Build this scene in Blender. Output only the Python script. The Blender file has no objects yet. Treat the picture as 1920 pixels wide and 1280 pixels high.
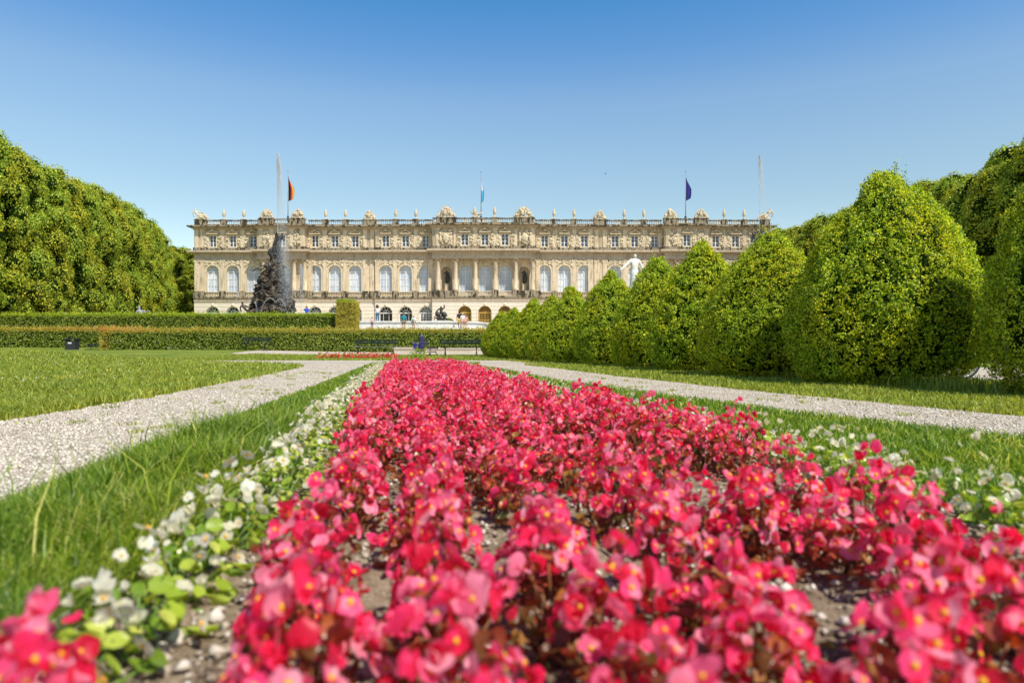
import bpy, bmesh, math, random
import numpy as np
from mathutils import Vector, Matrix, noise, Euler

R = random.Random(11)
NR = np.random.default_rng(7)
sc = bpy.context.scene
COL = sc.collection
F = 1280.0          # focal length in photo pixels (24 mm on 36 mm)
CH = 0.5            # camera height
HY = 652.0          # photo row of the horizon
PI = math.pi

def wx(px, d): return (px - 960.0) * d / F
def wz(py, d): return CH + (HY - py) * d / F
def ss(a, b, t):
    t = np.clip((np.asarray(t, float) - a) / (b - a), 0, 1)
    return t * t * (3 - 2 * t)
def T(x, y):
    return (.2 * ss(28, 46, y) + 1.9 * ss(48.5, 59, y) + .5 * ss(60, 90, y) + 2.05 * ss(90, 112, y)
            + .16 * ss(-9, -20, x) * ss(20, 40, y) * (1 - ss(48, 59, y)))
def Tf(x, y): return float(T(x, y))

# ------------------------------------------------------------------ materials
def mat(name):
    m = bpy.data.materials.new(name); m.use_nodes = True
    nt = m.node_tree; nt.nodes.clear()
    return m, nt
def N(nt, t, **kw):
    n = nt.nodes.new(t)
    for k, v in kw.items():
        if k.startswith('i_'):
            n.inputs[k[2:].replace('_', ' ')].default_value = v
        else: setattr(n, k, v)
    return n
def ramp(nt, src, stops):
    r = N(nt, 'ShaderNodeValToRGB')
    el = r.color_ramp.elements
    while len(el) < len(stops): el.new(.5)
    for e, (p, c) in zip(el, stops):
        e.position = p; e.color = (*c, 1)
    nt.links.new(src, r.inputs['Fac'])
    return r.outputs['Color']
def bsdf_out(nt, color=None, rough=.8, bump=None, bstr=.3, bdist=.02, spec=.3, metal=0):
    o = N(nt, 'ShaderNodeOutputMaterial'); b = N(nt, 'ShaderNodeBsdfPrincipled')
    b.inputs['Roughness'].default_value = rough
    b.inputs['Specular IOR Level'].default_value = spec
    b.inputs['Metallic'].default_value = metal
    if color is not None:
        if isinstance(color, tuple): b.inputs['Base Color'].default_value = (*color, 1)
        else: nt.links.new(color, b.inputs['Base Color'])
    if bump is not None:
        bm_ = N(nt, 'ShaderNodeBump'); bm_.inputs['Strength'].default_value = bstr
        bm_.inputs['Distance'].default_value = bdist
        nt.links.new(bump, bm_.inputs['Height']); nt.links.new(bm_.outputs['Normal'], b.inputs['Normal'])
    nt.links.new(b.outputs[0], o.inputs['Surface'])
    return b
def pos(nt, scale=(1, 1, 1)):
    g = N(nt, 'ShaderNodeNewGeometry'); m = N(nt, 'ShaderNodeMapping'); m.inputs['Scale'].default_value = scale
    nt.links.new(g.outputs['Position'], m.inputs['Vector']); return m.outputs['Vector']
def noi(nt, vec, scale, detail=4, rough=.6):
    n = N(nt, 'ShaderNodeTexNoise'); n.inputs['Scale'].default_value = scale
    n.inputs['Detail'].default_value = detail; n.inputs['Roughness'].default_value = rough
    nt.links.new(vec, n.inputs['Vector']); return n.outputs['Fac']
def mixc(nt, fac, a, b, mode='MIX'):
    m = N(nt, 'ShaderNodeMix', data_type='RGBA', blend_type=mode)
    for s, v in ((m.inputs[0], fac), (m.inputs[6], a), (m.inputs[7], b)):
        if isinstance(v, (int, float)): s.default_value = v
        elif isinstance(v, tuple): s.default_value = (*v, 1)
        else: nt.links.new(v, s)
    return m.outputs[2]

def plain(name, c, rough=.7, spec=.3, metal=0, var=.12, scale=6):
    m, nt = mat(name)
    n = noi(nt, pos(nt), scale)
    col = ramp(nt, n, [(.3, tuple(v * (1 - var) for v in c)), (.7, tuple(min(1, v * (1 + var)) for v in c))])
    bsdf_out(nt, col, rough, n, .15, .01, spec, metal)
    return m

def leafmat(name, stops, trans=.35, rough=.45, spec=.4, patch=None, pscale=.6, tcol=None):
    m, nt = mat(name)
    g = N(nt, 'ShaderNodeNewGeometry')
    c = ramp(nt, g.outputs['Random Per Island'], stops)
    if patch:
        n = noi(nt, g.outputs['Position'], pscale, 3)
        f = ramp(nt, n, [(.42, (0, 0, 0)), (.62, (1, 1, 1))])
        c = mixc(nt, f, c, mixc(nt, 1.0, c, patch, 'MULTIPLY'))
    o = N(nt, 'ShaderNodeOutputMaterial'); b = N(nt, 'ShaderNodeBsdfPrincipled')
    b.inputs['Roughness'].default_value = rough; b.inputs['Specular IOR Level'].default_value = spec
    nt.links.new(c, b.inputs['Base Color'])
    t = N(nt, 'ShaderNodeBsdfTranslucent')
    tc = mixc(nt, 1.0, c, tcol or (1.6, 1.5, .6), 'MULTIPLY')
    nt.links.new(tc, t.inputs['Color'])
    mx = N(nt, 'ShaderNodeMixShader'); mx.inputs[0].default_value = trans
    nt.links.new(b.outputs[0], mx.inputs[1]); nt.links.new(t.outputs[0], mx.inputs[2])
    nt.links.new(mx.outputs[0], o.inputs['Surface'])
    return m

M = {}
def stone(name, base, dark, zstreak=True, rust=False, lichen=.5):
    m, nt = mat(name)
    p = pos(nt)
    n1 = noi(nt, p, .9, 6, .65)
    n2 = noi(nt, pos(nt, (1.6, 1.6, .35)), 1.3, 5, .7)
    n3 = noi(nt, p, 9, 4, .7)
    c = ramp(nt, n1, [(.3, tuple(v * .86 for v in base)), (.68, base)])
    f = ramp(nt, n2, [(.5, (0, 0, 0)), (.5 + .35 * (1.2 - lichen), (1, 1, 1))])
    f2 = mixc(nt, 1.0, f, (lichen,) * 3, 'MULTIPLY')
    c = mixc(nt, f2, c, dark)
    n5 = noi(nt, pos(nt, (5, 5, .45)), 1.1, 4, .6)
    c = mixc(nt, ramp(nt, n5, [(.52, (0, 0, 0)), (.72, (lichen * .75,) * 3)]), c, dark)
    c = mixc(nt, ramp(nt, n3, [(.35, (.16,) * 3), (.6, (0, 0, 0))]), c, tuple(v * .5 for v in dark))
    h = n3
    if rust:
        # wide rustication joints between plaster courses; groove shade painted as darker bands
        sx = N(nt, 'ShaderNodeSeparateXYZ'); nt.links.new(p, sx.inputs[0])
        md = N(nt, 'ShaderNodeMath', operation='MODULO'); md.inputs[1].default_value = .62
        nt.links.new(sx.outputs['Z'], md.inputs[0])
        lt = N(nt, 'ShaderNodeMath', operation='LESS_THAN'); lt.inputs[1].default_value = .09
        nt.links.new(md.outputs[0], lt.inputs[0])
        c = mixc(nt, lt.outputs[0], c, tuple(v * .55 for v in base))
    bsdf_out(nt, c, .85, h, .4, .05, .2)
    return m
M['stone'] = stone('weathered sandstone', (.82, .66, .455), (.15, .115, .06), lichen=.65)
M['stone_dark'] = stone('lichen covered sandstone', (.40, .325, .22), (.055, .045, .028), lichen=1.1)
M['stone_shade'] = stone('shade-toned entablature stone', (.62, .50, .36), (.17, .135, .085), lichen=.6)  # darker sandstone: shade below cornice and belt course put into the colour
M['stone_relief'] = stone('carved sandstone', (.78, .65, .45), (.24, .185, .10), lichen=.4)
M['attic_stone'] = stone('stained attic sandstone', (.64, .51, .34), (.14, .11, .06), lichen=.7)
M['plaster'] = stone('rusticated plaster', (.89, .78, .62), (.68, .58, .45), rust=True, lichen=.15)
M['marble'] = plain('white marble', (.70, .68, .63), .5, var=.14, scale=3)
M['white_paint'] = plain('white window paint', (.82, .82, .80), .5, var=.03)
M['bronze'] = plain('dark bronze', (.055, .05, .045), .42, .5, .25, var=.5, scale=3)
M['lead'] = plain('grey lead', (.27, .27, .29), .5, .4, var=.3, scale=5)
M['gold'] = plain('gilded iron', (.55, .34, .07), .4, .5, .3, var=.2)
M['door_dark'] = plain('dark interior', (.035, .028, .022), .8)
M['iron'] = plain('painted iron', (.02, .022, .022), .4, .5)
M['bench_wood'] = plain('dark green bench paint', (.018, .032, .02), .5, .3, var=.3)
M['bench_grey'] = plain('weathered bench slats', (.17, .17, .16), .6, .4, var=.2)
M['bin'] = plain('dark grey bin', (.035, .037, .04), .5)
M['trunk'] = plain('bark', (.09, .07, .05), .9, var=.4, scale=4)
M['core'] = plain('shaded foliage core', (.014, .03, .004), .95, .05)  # for opaque hulls inside foliage, interior shade painted as near-black green
M['steel'] = plain('grey flagpole', (.3, .3, .31), .4, .5)

m, nt = mat('dry rock'); p = pos(nt); n1 = noi(nt, p, 1.6, 8, .7)
M['rock'] = m
bsdf_out(nt, ramp(nt, n1, [(.36, (.012, .010, .008)), (.52, (.075, .055, .038)), (.72, (.34, .26, .18))]), .7, n1, .9, .25, .5)

m, nt = mat('curtained tall window'); M['pane_tall'] = m
n1 = noi(nt, pos(nt, (6, 1, .6)), 1.2, 3); n2 = noi(nt, pos(nt), .45, 2)
c = ramp(nt, n1, [(.35, (.50, .54, .60)), (.65, (.85, .86, .87))])
c = mixc(nt, ramp(nt, n2, [(.4, (0, 0, 0)), (.65, (.6,) * 3)]), c, (.34, .45, .60))
oi = N(nt, 'ShaderNodeObjectInfo'); c = mixc(nt, ramp(nt, oi.outputs['Random'], [(.2, (0, 0, 0)), (1, (.55,) * 3)]), c, (.36, .42, .50))
bsdf_out(nt, c, .12, None, spec=.6)
m, nt = mat('dark window glass'); M['pane_dark'] = m
n2 = noi(nt, pos(nt), .8, 3)
bsdf_out(nt, ramp(nt, n2, [(.35, (.02, .025, .045)), (.7, (.10, .12, .17))]), .1, None, spec=.7)

m, nt = mat('pool water'); M['water'] = m
n1 = noi(nt, pos(nt), 2, 4)
bsdf_out(nt, (.05, .08, .07), .05, n1, .3, .05, .7)

m, nt = mat('spray'); M['spray'] = m
o = N(nt, 'ShaderNodeOutputMaterial'); d = N(nt, 'ShaderNodeBsdfDiffuse'); d.inputs[0].default_value = (.93, .94, .96, 1)
t = N(nt, 'ShaderNodeBsdfTranslucent'); t.inputs[0].default_value = (.93, .94, .96, 1)
mx = N(nt, 'ShaderNodeMixShader'); mx.inputs[0].default_value = .5
nt.links.new(d.outputs[0], mx.inputs[1]); nt.links.new(t.outputs[0], mx.inputs[2]); nt.links.new(mx.outputs[0], o.inputs[0])

# ground materials
m, nt = mat('meadow ground'); M['ground'] = m
p = pos(nt); a = noi(nt, p, .35, 4); b_ = noi(nt, p, 18, 5, .75); s_ = noi(nt, pos(nt, (1, .35, 1)), 2.5, 5, .7)
c1 = ramp(nt, a, [(.35, (.23, .28, .045)), (.65, (.36, .39, .08))])
c2 = ramp(nt, b_, [(.38, (.3, .42, .25)), (.58, (1.0, 1.0, 1.0))])
c3 = ramp(nt, s_, [(.35, (.7, .8, .7)), (.65, (1.1, 1.05, .95))])
bsdf_out(nt, mixc(nt, 1., mixc(nt, 1., c1, c2, 'MULTIPLY'), c3, 'MULTIPLY'), .95, b_, .6, .05, .1)
def gravelmat(name, lo, hi, sc_=85):
    m, nt = mat(name)
    p = pos(nt); v = N(nt, 'ShaderNodeTexVoronoi'); v.inputs['Scale'].default_value = sc_; nt.links.new(p, v.inputs['Vector'])
    sep = N(nt, 'ShaderNodeSeparateColor'); nt.links.new(v.outputs['Color'], sep.inputs[0])
    n1 = noi(nt, p, 1.2, 4); n4 = noi(nt, p, 14, 6, .75)
    c = ramp(nt, sep.outputs[0], [(0, lo), (.25, tuple((x + y) / 2 for x, y in zip(lo, hi))), (.6, hi), (1, tuple(min(.95, v_ * 1.12) for v_ in hi))])
    c = mixc(nt, 1., c, ramp(nt, n1, [(.3, (.84, .83, .80)), (.7, (1.05, 1.04, 1.02))]), 'MULTIPLY')
    c = mixc(nt, 1., c, ramp(nt, n4, [(.33, (.72, .70, .66)), (.5, (1, 1, 1))]), 'MULTIPLY')
    inv = N(nt, 'ShaderNodeMath', operation='SUBTRACT'); inv.inputs[0].default_value = 1
    nt.links.new(v.outputs['Distance'], inv.inputs[1])
    bsdf_out(nt, c, .9, inv.outputs[0], .8, .012, .2)
    return m
M['gravel'] = gravelmat('pale gravel', (.36, .305, .24), (.74, .645, .52))
M['pebble'] = leafmat('pebbles', [(0, (.26, .20, .15)), (.3, (.54, .46, .37)), (.7, (.72, .63, .52)), (1, (.82, .75, .65))], 0, .85, .2)
m, nt = mat('bed soil'); M['soil'] = m
p = pos(nt); n1 = noi(nt, p, 22, 7, .75); n2 = noi(nt, p, 3, 3)
c = ramp(nt, n1, [(.30, (.12, .085, .055)), (.5, (.33, .25, .165)), (.68, (.56, .46, .33))])
bsdf_out(nt, c, .95, n1, .7, .03, .1)
M['clod'] = leafmat('soil clods', [(0, (.14, .10, .07)), (.35, (.34, .27, .20)), (.75, (.55, .47, .37)), (1, (.80, .74, .65))], 0, .95, .1)

# vegetation
M['box_leaf'] = leafmat('boxwood leaves', [(0, (.03, .07, .008)), (.18, (.10, .20, .014)), (.42, (.30, .46, .022)), (.65, (.58, .70, .04)), (1, (.80, .84, .12))], .44, .45, .3, patch=(1.18, 1.0, .7), pscale=1.3)
M['tree_leaf'] = leafmat('lime leaves', [(0, (.13, .22, .02)), (.5, (.36, .50, .045)), (1, (.60, .68, .08))], .3, .5, .3, patch=(1.3, 1.0, .7), pscale=.25)
M['tree_leaf_far'] = leafmat('far park leaves', [(0, (.05, .09, .015)), (.5, (.12, .175, .025)), (1, (.23, .27, .04))], .3, .5, .3, patch=(1.35, 1.0, .6), pscale=.2)
M['hedge_leaf'] = leafmat('hedge leaves', [(0, (.07, .12, .015)), (.5, (.25, .32, .035)), (1, (.52, .56, .10))], .3, .4, .4)
M['hedge_top'] = leafmat('new hedge growth', [(0, (.38, .42, .07)), (.5, (.60, .54, .10)), (1, (.68, .42, .14))], .45, .5, .2)
M['hedge_orange'] = leafmat('orange hedge growth', [(0, (.60, .46, .10)), (.6, (.70, .40, .15)), (1, (.60, .55, .10))], .45, .5, .2)
M['hedge_lime'] = leafmat('fresh hedge growth', [(0, (.25, .38, .03)), (.5, (.45, .56, .04)), (1, (.62, .64, .08))], .4, .45, .3)
M['grass'] = leafmat('grass blades', [(0, (.13, .18, .02)), (.5, (.29, .35, .05)), (.9, (.44, .52, .08)), (1, (.60, .56, .20))], .38, .45, .35, patch=(1.22, 1.08, .9), pscale=.9)
M['grass_lush'] = leafmat('lush grass blades', [(0, (.05, .12, .01)), (.5, (.15, .27, .022)), (.85, (.36, .50, .06)), (1, (.72, .70, .28))], .42, .4, .4, patch=(1.3, 1.1, .8), pscale=1.6)
M['beg_leaf'] = leafmat('bronze begonia leaves', [(0, (.07, .09, .015)), (.3, (.28, .06, .03)), (.75, (.50, .10, .045)), (1, (.40, .28, .05))], .35, .32, .5, tcol=(1.6, .8, .4))
M['wbeg_leaf'] = leafmat('green begonia leaves', [(0, (.16, .28, .03)), (.6, (.42, .55, .05)), (1, (.66, .68, .14))], .35, .3, .5)
M['stem'] = plain('stems', (.22, .10, .04), .6)
M['gstem'] = plain('green stems', (.16, .26, .05), .6)
def petalmat(name, stops, tcol, trans):
    m, nt = mat(name)
    g = N(nt, 'ShaderNodeNewGeometry'); oi = N(nt, 'ShaderNodeObjectInfo')
    ad = N(nt, 'ShaderNodeMath', operation='ADD'); nt.links.new(g.outputs['Random Per Island'], ad.inputs[0]); nt.links.new(oi.outputs['Random'], ad.inputs[1])
    fr = N(nt, 'ShaderNodeMath', operation='FRACT'); nt.links.new(ad.outputs[0], fr.inputs[0])
    c = ramp(nt, fr.outputs[0], stops)
    o = N(nt, 'ShaderNodeOutputMaterial'); b = N(nt, 'ShaderNodeBsdfPrincipled')
    b.inputs['Roughness'].default_value = .42; b.inputs['Specular IOR Level'].default_value = .45
    b.inputs['Sheen Weight'].default_value = .25; b.inputs['Sheen Tint'].default_value = (1, .6, .75, 1)
    nt.links.new(c, b.inputs['Base Color'])
    t = N(nt, 'ShaderNodeBsdfTranslucent'); nt.links.new(mixc(nt, 1., c, tcol, 'MULTIPLY'), t.inputs['Color'])
    mx = N(nt, 'ShaderNodeMixShader'); mx.inputs[0].default_value = trans
    nt.links.new(b.outputs[0], mx.inputs[1]); nt.links.new(t.outputs[0], mx.inputs[2]); nt.links.new(mx.outputs[0], o.inputs[0])
    return m
M['petal'] = petalmat('crimson petals', [(0, (.60, .004, .03)), (.25, (.95, .018, .10)), (.5, (.98, .06, .23)), (.75, (.98, .24, .40)), (1, (.97, .46, .56))], (1.3, .75, .85), .42)
M['wpetal'] = petalmat('white petals', [(0, (.88, .84, .60)), (.6, (.92, .90, .76)), (1, (.93, .92, .84))], (1.05, 1, .75), .5)
M['stamen'] = plain('yellow stamens', (.80, .42, .03), .6)
M['blue_petal'] = plain('violet blue florets', (.20, .14, .72), .6, var=.25, scale=40)
M['red_small'] = leafmat('small red flowers', [(0, (.6, .02, .04)), (.7, (.8, .05, .08)), (1, (.85, .5, .4))], .3)

# ------------------------------------------------------------------ object helpers
def tag(o, label=None, cat=None, group=None, kind=None):
    if label: o['label'] = label
    if cat: o['category'] = cat
    if group: o['group'] = group
    if kind: o['kind'] = kind
    return o
def link(name, data, parent=None, loc=(0, 0, 0), rot=(0, 0, 0), scale=(1, 1, 1)):
    o = bpy.data.objects.new(name, data); COL.objects.link(o)
    o.parent = parent; o.location = loc; o.rotation_euler = rot; o.scale = scale
    return o
def thing(name, label, cat, loc=(0, 0, 0), rz=0, group=None):
    o = link(name, None, None, loc, (0, 0, rz)); o.empty_display_size = .2
    return tag(o, label, cat, group)
def copy_tree(o, parent=None):
    c = o.copy(); COL.objects.link(c); c.parent = parent
    for ch in list(o.children): copy_tree(ch, c)
    return c

class B:
    """collects shapes for one mesh"""
    def __init__(s): s.v = []; s.f = []; s.m = []
    def add(s, vs, fs, mi=0):
        k = len(s.v); s.v += [tuple(v) for v in vs]
        s.f += [tuple(i + k for i in f) for f in fs]; s.m += [mi] * len(fs)
    def box(s, x0, x1, y0, y1, z0, z1, mi=0):
        s.add([(x0, y0, z0), (x1, y0, z0), (x1, y1, z0), (x0, y1, z0), (x0, y0, z1), (x1, y0, z1), (x1, y1, z1), (x0, y1, z1)],
              [(0, 3, 2, 1), (4, 5, 6, 7), (0, 1, 5, 4), (1, 2, 6, 5), (2, 3, 7, 6), (3, 0, 4, 7)], mi)
    def lathe(s, c, prof, n=10, mi=0, sx=1, sy=1):
        vs = []; fs = []
        for (r, z) in prof:
            for i in range(n):
                a = 2 * PI * i / n; vs.append((c[0] + r * sx * math.cos(a), c[1] + r * sy * math.sin(a), c[2] + z))
        for j in range(len(prof) - 1):
            for i in range(n):
                a = j * n + i; b = j * n + (i + 1) % n; fs.append((a, b, b + n, a + n))
        fs.append(tuple(range(n - 1, -1, -1))); k = (len(prof) - 1) * n; fs.append(tuple(range(k, k + n)))
        s.add(vs, fs, mi)
    def tube(s, pts, rad, n=6, mi=0):
        pts = [Vector(p) for p in pts]
        if not isinstance(rad, (list, tuple)): rad = [rad] * len(pts)
        vs = []; fs = []
        for k, p in enumerate(pts):
            d = (pts[min(k + 1, len(pts) - 1)] - pts[max(k - 1, 0)]).normalized()
            u = d.cross(Vector((0, 0, 1)))
            if u.length < 1e-3: u = d.cross(Vector((1, 0, 0)))
            u.normalize(); w = d.cross(u)
            for i in range(n):
                a = 2 * PI * i / n; vs.append(p + rad[k] * (math.cos(a) * u + math.sin(a) * w))
        for j in range(len(pts) - 1):
            for i in range(n):
                a = j * n + i; b = j * n + (i + 1) % n; fs.append((a, b, b + n, a + n))
        fs.append(tuple(range(n - 1, -1, -1))); k = (len(pts) - 1) * n; fs.append(tuple(range(k, k + n)))
        s.add(vs, fs, mi)
    def blob(s, c, r, mi=0, nse=.25, freq=1.5, rot=None, seg=(7, 5), seed=0):
        """lumpy ellipsoid"""
        if isinstance(r, (int, float)): r = (r, r, r)
        n, k = seg; vs = [Vector((0, 0, -1))]; fs = []
        for j in range(1, k):
            th = PI * j / k - PI / 2
            for i in range(n):
                a = 2 * PI * i / n; vs.append(Vector((math.cos(th) * math.cos(a), math.cos(th) * math.sin(a), math.sin(th))))
        vs.append(Vector((0, 0, 1)))
        for i in range(n): fs.append((0, 1 + (i + 1) % n, 1 + i))
        for j in range(k - 2):
            for i in range(n):
                a = 1 + j * n + i; b = 1 + j * n + (i + 1) % n; fs.append((a, b, b + n, a + n))
        t = 1 + (k - 2) * n; e = len(vs) - 1
        for i in range(n): fs.append((t + i, t + (i + 1) % n, e))
        out = []
        for v in vs:
            q = v * (1 + nse * noise.noise(v * freq + Vector((seed * 3.1 + c[0], c[1] * .7, c[2]))))
            q = Vector((q.x * r[0], q.y * r[1], q.z * r[2]))
            if rot is not None: q = rot @ q
            out.append(q + Vector(c))
        s.add(out, fs, mi)
    def mesh(s, name, mats, smooth=False):
        me = bpy.data.meshes.new(name); me.from_pydata(s.v, [], s.f)
        for m_ in (mats if isinstance(mats, (list, tuple)) else [mats]): me.materials.append(m_)
        if len(set(s.m)) > 1: me.polygons.foreach_set('material_index', s.m)
        if smooth: me.polygons.foreach_set('use_smooth', [True] * len(me.polygons))
        me.update(); return me
    def build(s, name, mats, parent=None, loc=None, smooth=False):
        # vertices given in world space: shift them back by the parent's place
        me = s.mesh(name, mats, smooth)
        if loc is None:
            off = Vector((0, 0, 0)); p = parent
            while p is not None: off += p.location; p = p.parent
            loc = -off
        return link(name, me, parent, loc)

def np_mesh(name, V, nper, mats, mi=None, smooth=False):
    """V: (nfaces*nper,3) separate polygons with nper corners each"""
    me = bpy.data.meshes.new(name); nv = len(V); nf = nv // nper
    me.vertices.add(nv); me.vertices.foreach_set('co', np.ascontiguousarray(V, dtype=np.float32).ravel())
    me.loops.add(nv); me.loops.foreach_set('vertex_index', np.arange(nv, dtype=np.int32))
    me.polygons.add(nf); me.polygons.foreach_set('loop_start', np.arange(0, nv, nper, dtype=np.int32))
    for m_ in (mats if isinstance(mats, (list, tuple)) else [mats]): me.materials.append(m_)
    if mi is not None: me.polygons.foreach_set('material_index', np.asarray(mi, dtype=np.int32))
    me.update(); me.validate(); return me
def unit(a): return a / (np.linalg.norm(a, axis=1, keepdims=True) + 1e-9)
def kites(P, D, U, L, W, fold=.25):
    """leaf shaped quads: base, side, tip, side"""
    D = unit(D); S = unit(np.cross(D, U)); Nn = np.cross(S, D)
    L = np.asarray(L).reshape(-1, 1); W = np.asarray(W).reshape(-1, 1)
    mid = P + D * L * .5 + Nn * (W * fold)
    V = np.stack([P, mid + S * W * .5, P + D * L, mid - S * W * .5], 1)
    return V.reshape(-1, 3)
def facing(r, Nn, out=.35, up=.15):
    """leaf axes lying mostly along the surface so that the blades face outward"""
    q = r.normal(size=Nn.shape); q = q - .75 * (q * Nn).sum(1, keepdims=True) * Nn
    return unit(unit(q) + Nn * out + np.array([[0, 0, up]]))
def fbm(P, f, seed=0):
    """cheap smooth pseudo noise for arrays"""
    r = np.random.default_rng(seed); out = np.zeros(len(P)); amp = 1.0
    for o in range(3):
        for k in range(4):
            w = r.normal(size=3) * f * (1.9 ** o); ph = r.uniform(0, 6.28)
            out += amp * np.sin(P @ w + ph) / 4
        amp *= .55
    return out

# ------------------------------------------------------------------ figures (people, statues)
BASE = {'pelvis': (0, 0, .95), 'waist': (0, 0, 1.10), 'chest': (0, .0, 1.32), 'neck': (0, 0, 1.47), 'chin': (0, .015, 1.55), 'brow': (0, .02, 1.63), 'crown': (0, 0, 1.68),
        'nose': (0, .115, 1.60)}
for s, k in ((-1, 'l'), (1, 'r')):
    BASE.update({'sh' + k: (s * .17, 0, 1.41), 'el' + k: (s * .23, -.02, 1.13), 'wr' + k: (s * .25, .06, .89), 'ha' + k: (s * .25, .08, .82),
                 'hi' + k: (s * .09, 0, .91), 'kn' + k: (s * .10, .02, .50), 'an' + k: (s * .10, -.02, .09), 'to' + k: (s * .11, .14, .04)})
RAD = {'pelvis': .13, 'waist': .115, 'chest': .135, 'neck': .055, 'chin': .075, 'brow': .095, 'crown': .07, 'nose': .014, 'sh': .062, 'el': .042, 'wr': .028, 'ha': .03,
       'hi': .088, 'kn': .058, 'an': .04, 'to': .032}
EDG = [('pelvis', 'waist'), ('waist', 'chest'), ('chest', 'neck'), ('neck', 'chin'), ('chin', 'brow'), ('brow', 'crown'), ('brow', 'nose')]
for k in 'lr':
    EDG += [('chest', 'sh' + k), ('sh' + k, 'el' + k), ('el' + k, 'wr' + k), ('wr' + k, 'ha' + k), ('pelvis', 'hi' + k), ('hi' + k, 'kn' + k), ('kn' + k, 'an' + k), ('an' + k, 'to' + k)]
def skin_mesh(name, J, edges, rad, material, grow=0, fingers=False, sub=1):
    names = []
    for a, b in edges:
        for q in (a, b):
            if q not in names: names.append(q)
    if 'pelvis' in names: names.remove('pelvis'); names.insert(0, 'pelvis')
    vs = [J[n] for n in names]; es = [(names.index(a), names.index(b)) for a, b in edges]
    rr = [rad.get(n, rad.get(n[:2], .05)) + grow for n in names]
    if fingers:
        for k, s in (('l', -1), ('r', 1)):
            h = Vector(J['ha' + k]); d = (h - Vector(J['wr' + k])).normalized(); hi = names.index('ha' + k)
            sd = d.cross(Vector((1, 0, .01))).normalized()
            for q in range(4):
                vs.append(tuple(h + sd * (.024 * (q - 1.5)) + d * (.085 - .006 * abs(q - 1.4)))); es.append((hi, len(vs) - 1)); rr.append(.009)
            vs.append(tuple(h + sd * .05 + d * .02)); es.append((hi, len(vs) - 1)); rr.append(.01)
    me = bpy.data.meshes.new(name); me.from_pydata([tuple(v) for v in vs], es, [])
    o = bpy.data.objects.new(name + '_tmp', me); COL.objects.link(o)
    md = o.modifiers.new('Skin', 'SKIN'); md.use_smooth_shade = True
    if sub: o.modifiers.new('Sub', 'SUBSURF').levels = sub
    for i, sv in enumerate(me.skin_vertices[0].data):
        sv.radius = (rr[i], rr[i] * (.75 if names[i] in ('pelvis', 'waist', 'chest') else 1) if i < len(names) else rr[i])
    me.skin_vertices[0].data[0].use_root = True
    dg = bpy.context.evaluated_depsgraph_get()
    out = bpy.data.meshes.new_from_object(o.evaluated_get(dg)); out.name = name
    bpy.data.objects.remove(o); bpy.data.meshes.remove(me)
    out.materials.clear(); out.materials.append(material)
    return out
def joints(**kw):
    J = dict(BASE); J.update(kw); return J
UP_E = [('pelvis', 'waist'), ('waist', 'chest'), ('chest', 'neck'), ('chest', 'shl'), ('shl', 'ell'), ('chest', 'shr'), ('shr', 'elr')]
LEG_E = [('pelvis', 'hil'), ('hil', 'knl'), ('knl', 'anl'), ('pelvis', 'hir'), ('hir', 'knr'), ('knr', 'anr')]
SHORT_E = [('pelvis', 'hil'), ('hil', 'knl'), ('pelvis', 'hir'), ('hir', 'knr')]
SKIN = plain('skin', (.50, .30, .21), .6, var=.05)
def cloth(name, c): return plain(name, c, .85, .15, var=.1, scale=12)

def person(label, px, feet_py, d, h, shirt, legs, hair, rz=0, J=None, hair_big=False, short=False, extra=None):
    J = J or joints()
    x = wx(px, d); z = wz(feet_py, d) if feet_py else Tf(x, d)
    t = thing('person', label, 'person', (x, d, z), rz); k = h / 1.72; t.scale = (k, k, k)
    link('body', skin_mesh('body', J, EDG, RAD, SKIN, fingers=True), t)
    link('shirt', skin_mesh('shirt', J, UP_E, dict(RAD, neck=.05), cloth('shirt cloth', shirt), grow=.022), t)
    JL = J
    if short:
        JL = dict(J)
        for q in 'lr': JL['kn' + q] = tuple(np.array(J['hi' + q]) * .35 + np.array(J['kn' + q]) * .65)
    link('shorts' if short else 'trousers', skin_mesh('trousers', JL, SHORT_E if short else LEG_E, RAD, cloth('trouser cloth', legs), grow=.018), t)
    b = B(); c = J['crown']
    if hair_big: b.blob((c[0], c[1] - .03, c[2] - .04), (.17, .16, .17), nse=.4, freq=4, seg=(12, 9))
    else: b.blob((c[0], c[1] - .025, c[2] - .03), (.105, .115, .10), nse=.15, freq=4, seg=(12, 9))
    link('hair', b.mesh('hair', plain('hair colour', hair, .7), True), t)
    b = B()
    for s in (-1, 1):
        k_ = 'l' if s < 0 else 'r'; a = J['an' + k_]
        b.blob((a[0], a[1] + .06, .045), (.05, .14, .045), nse=0, seg=(10, 6))
    link('shoes', b.mesh('shoes', plain('shoe leather', (.06, .05, .05), .6), True), t)
    if extra: extra(t)
    return t

# ================================================================== GROUND
def strip_mesh(name, Ys, xl, xr, material, dz, ncross=8, wob=.05, seed=1):
    b = B(); n = len(Ys); vs = []; fs = []
    for i, y in enumerate(Ys):
        a = xl(y) + wob * noise.noise(Vector((y * 1.7, seed, 0))) + wob * .6 * noise.noise(Vector((y * 7, seed, 3)))
        c = xr(y) + wob * noise.noise(Vector((y * 1.7, seed + 9, 0))) + wob * .6 * noise.noise(Vector((y * 7, seed, 8)))
        for j in range(ncross + 1):
            x = a + (c - a) * j / ncross; vs.append((x, y, Tf(x, y) + dz))
    for i in range(n - 1):
        for j in range(ncross):
            k = i * (ncross + 1) + j; fs.append((k, k + 1, k + ncross + 2, k + ncross + 1))
    b.add(vs, fs); return link(name, b.mesh(name, material))
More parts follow.
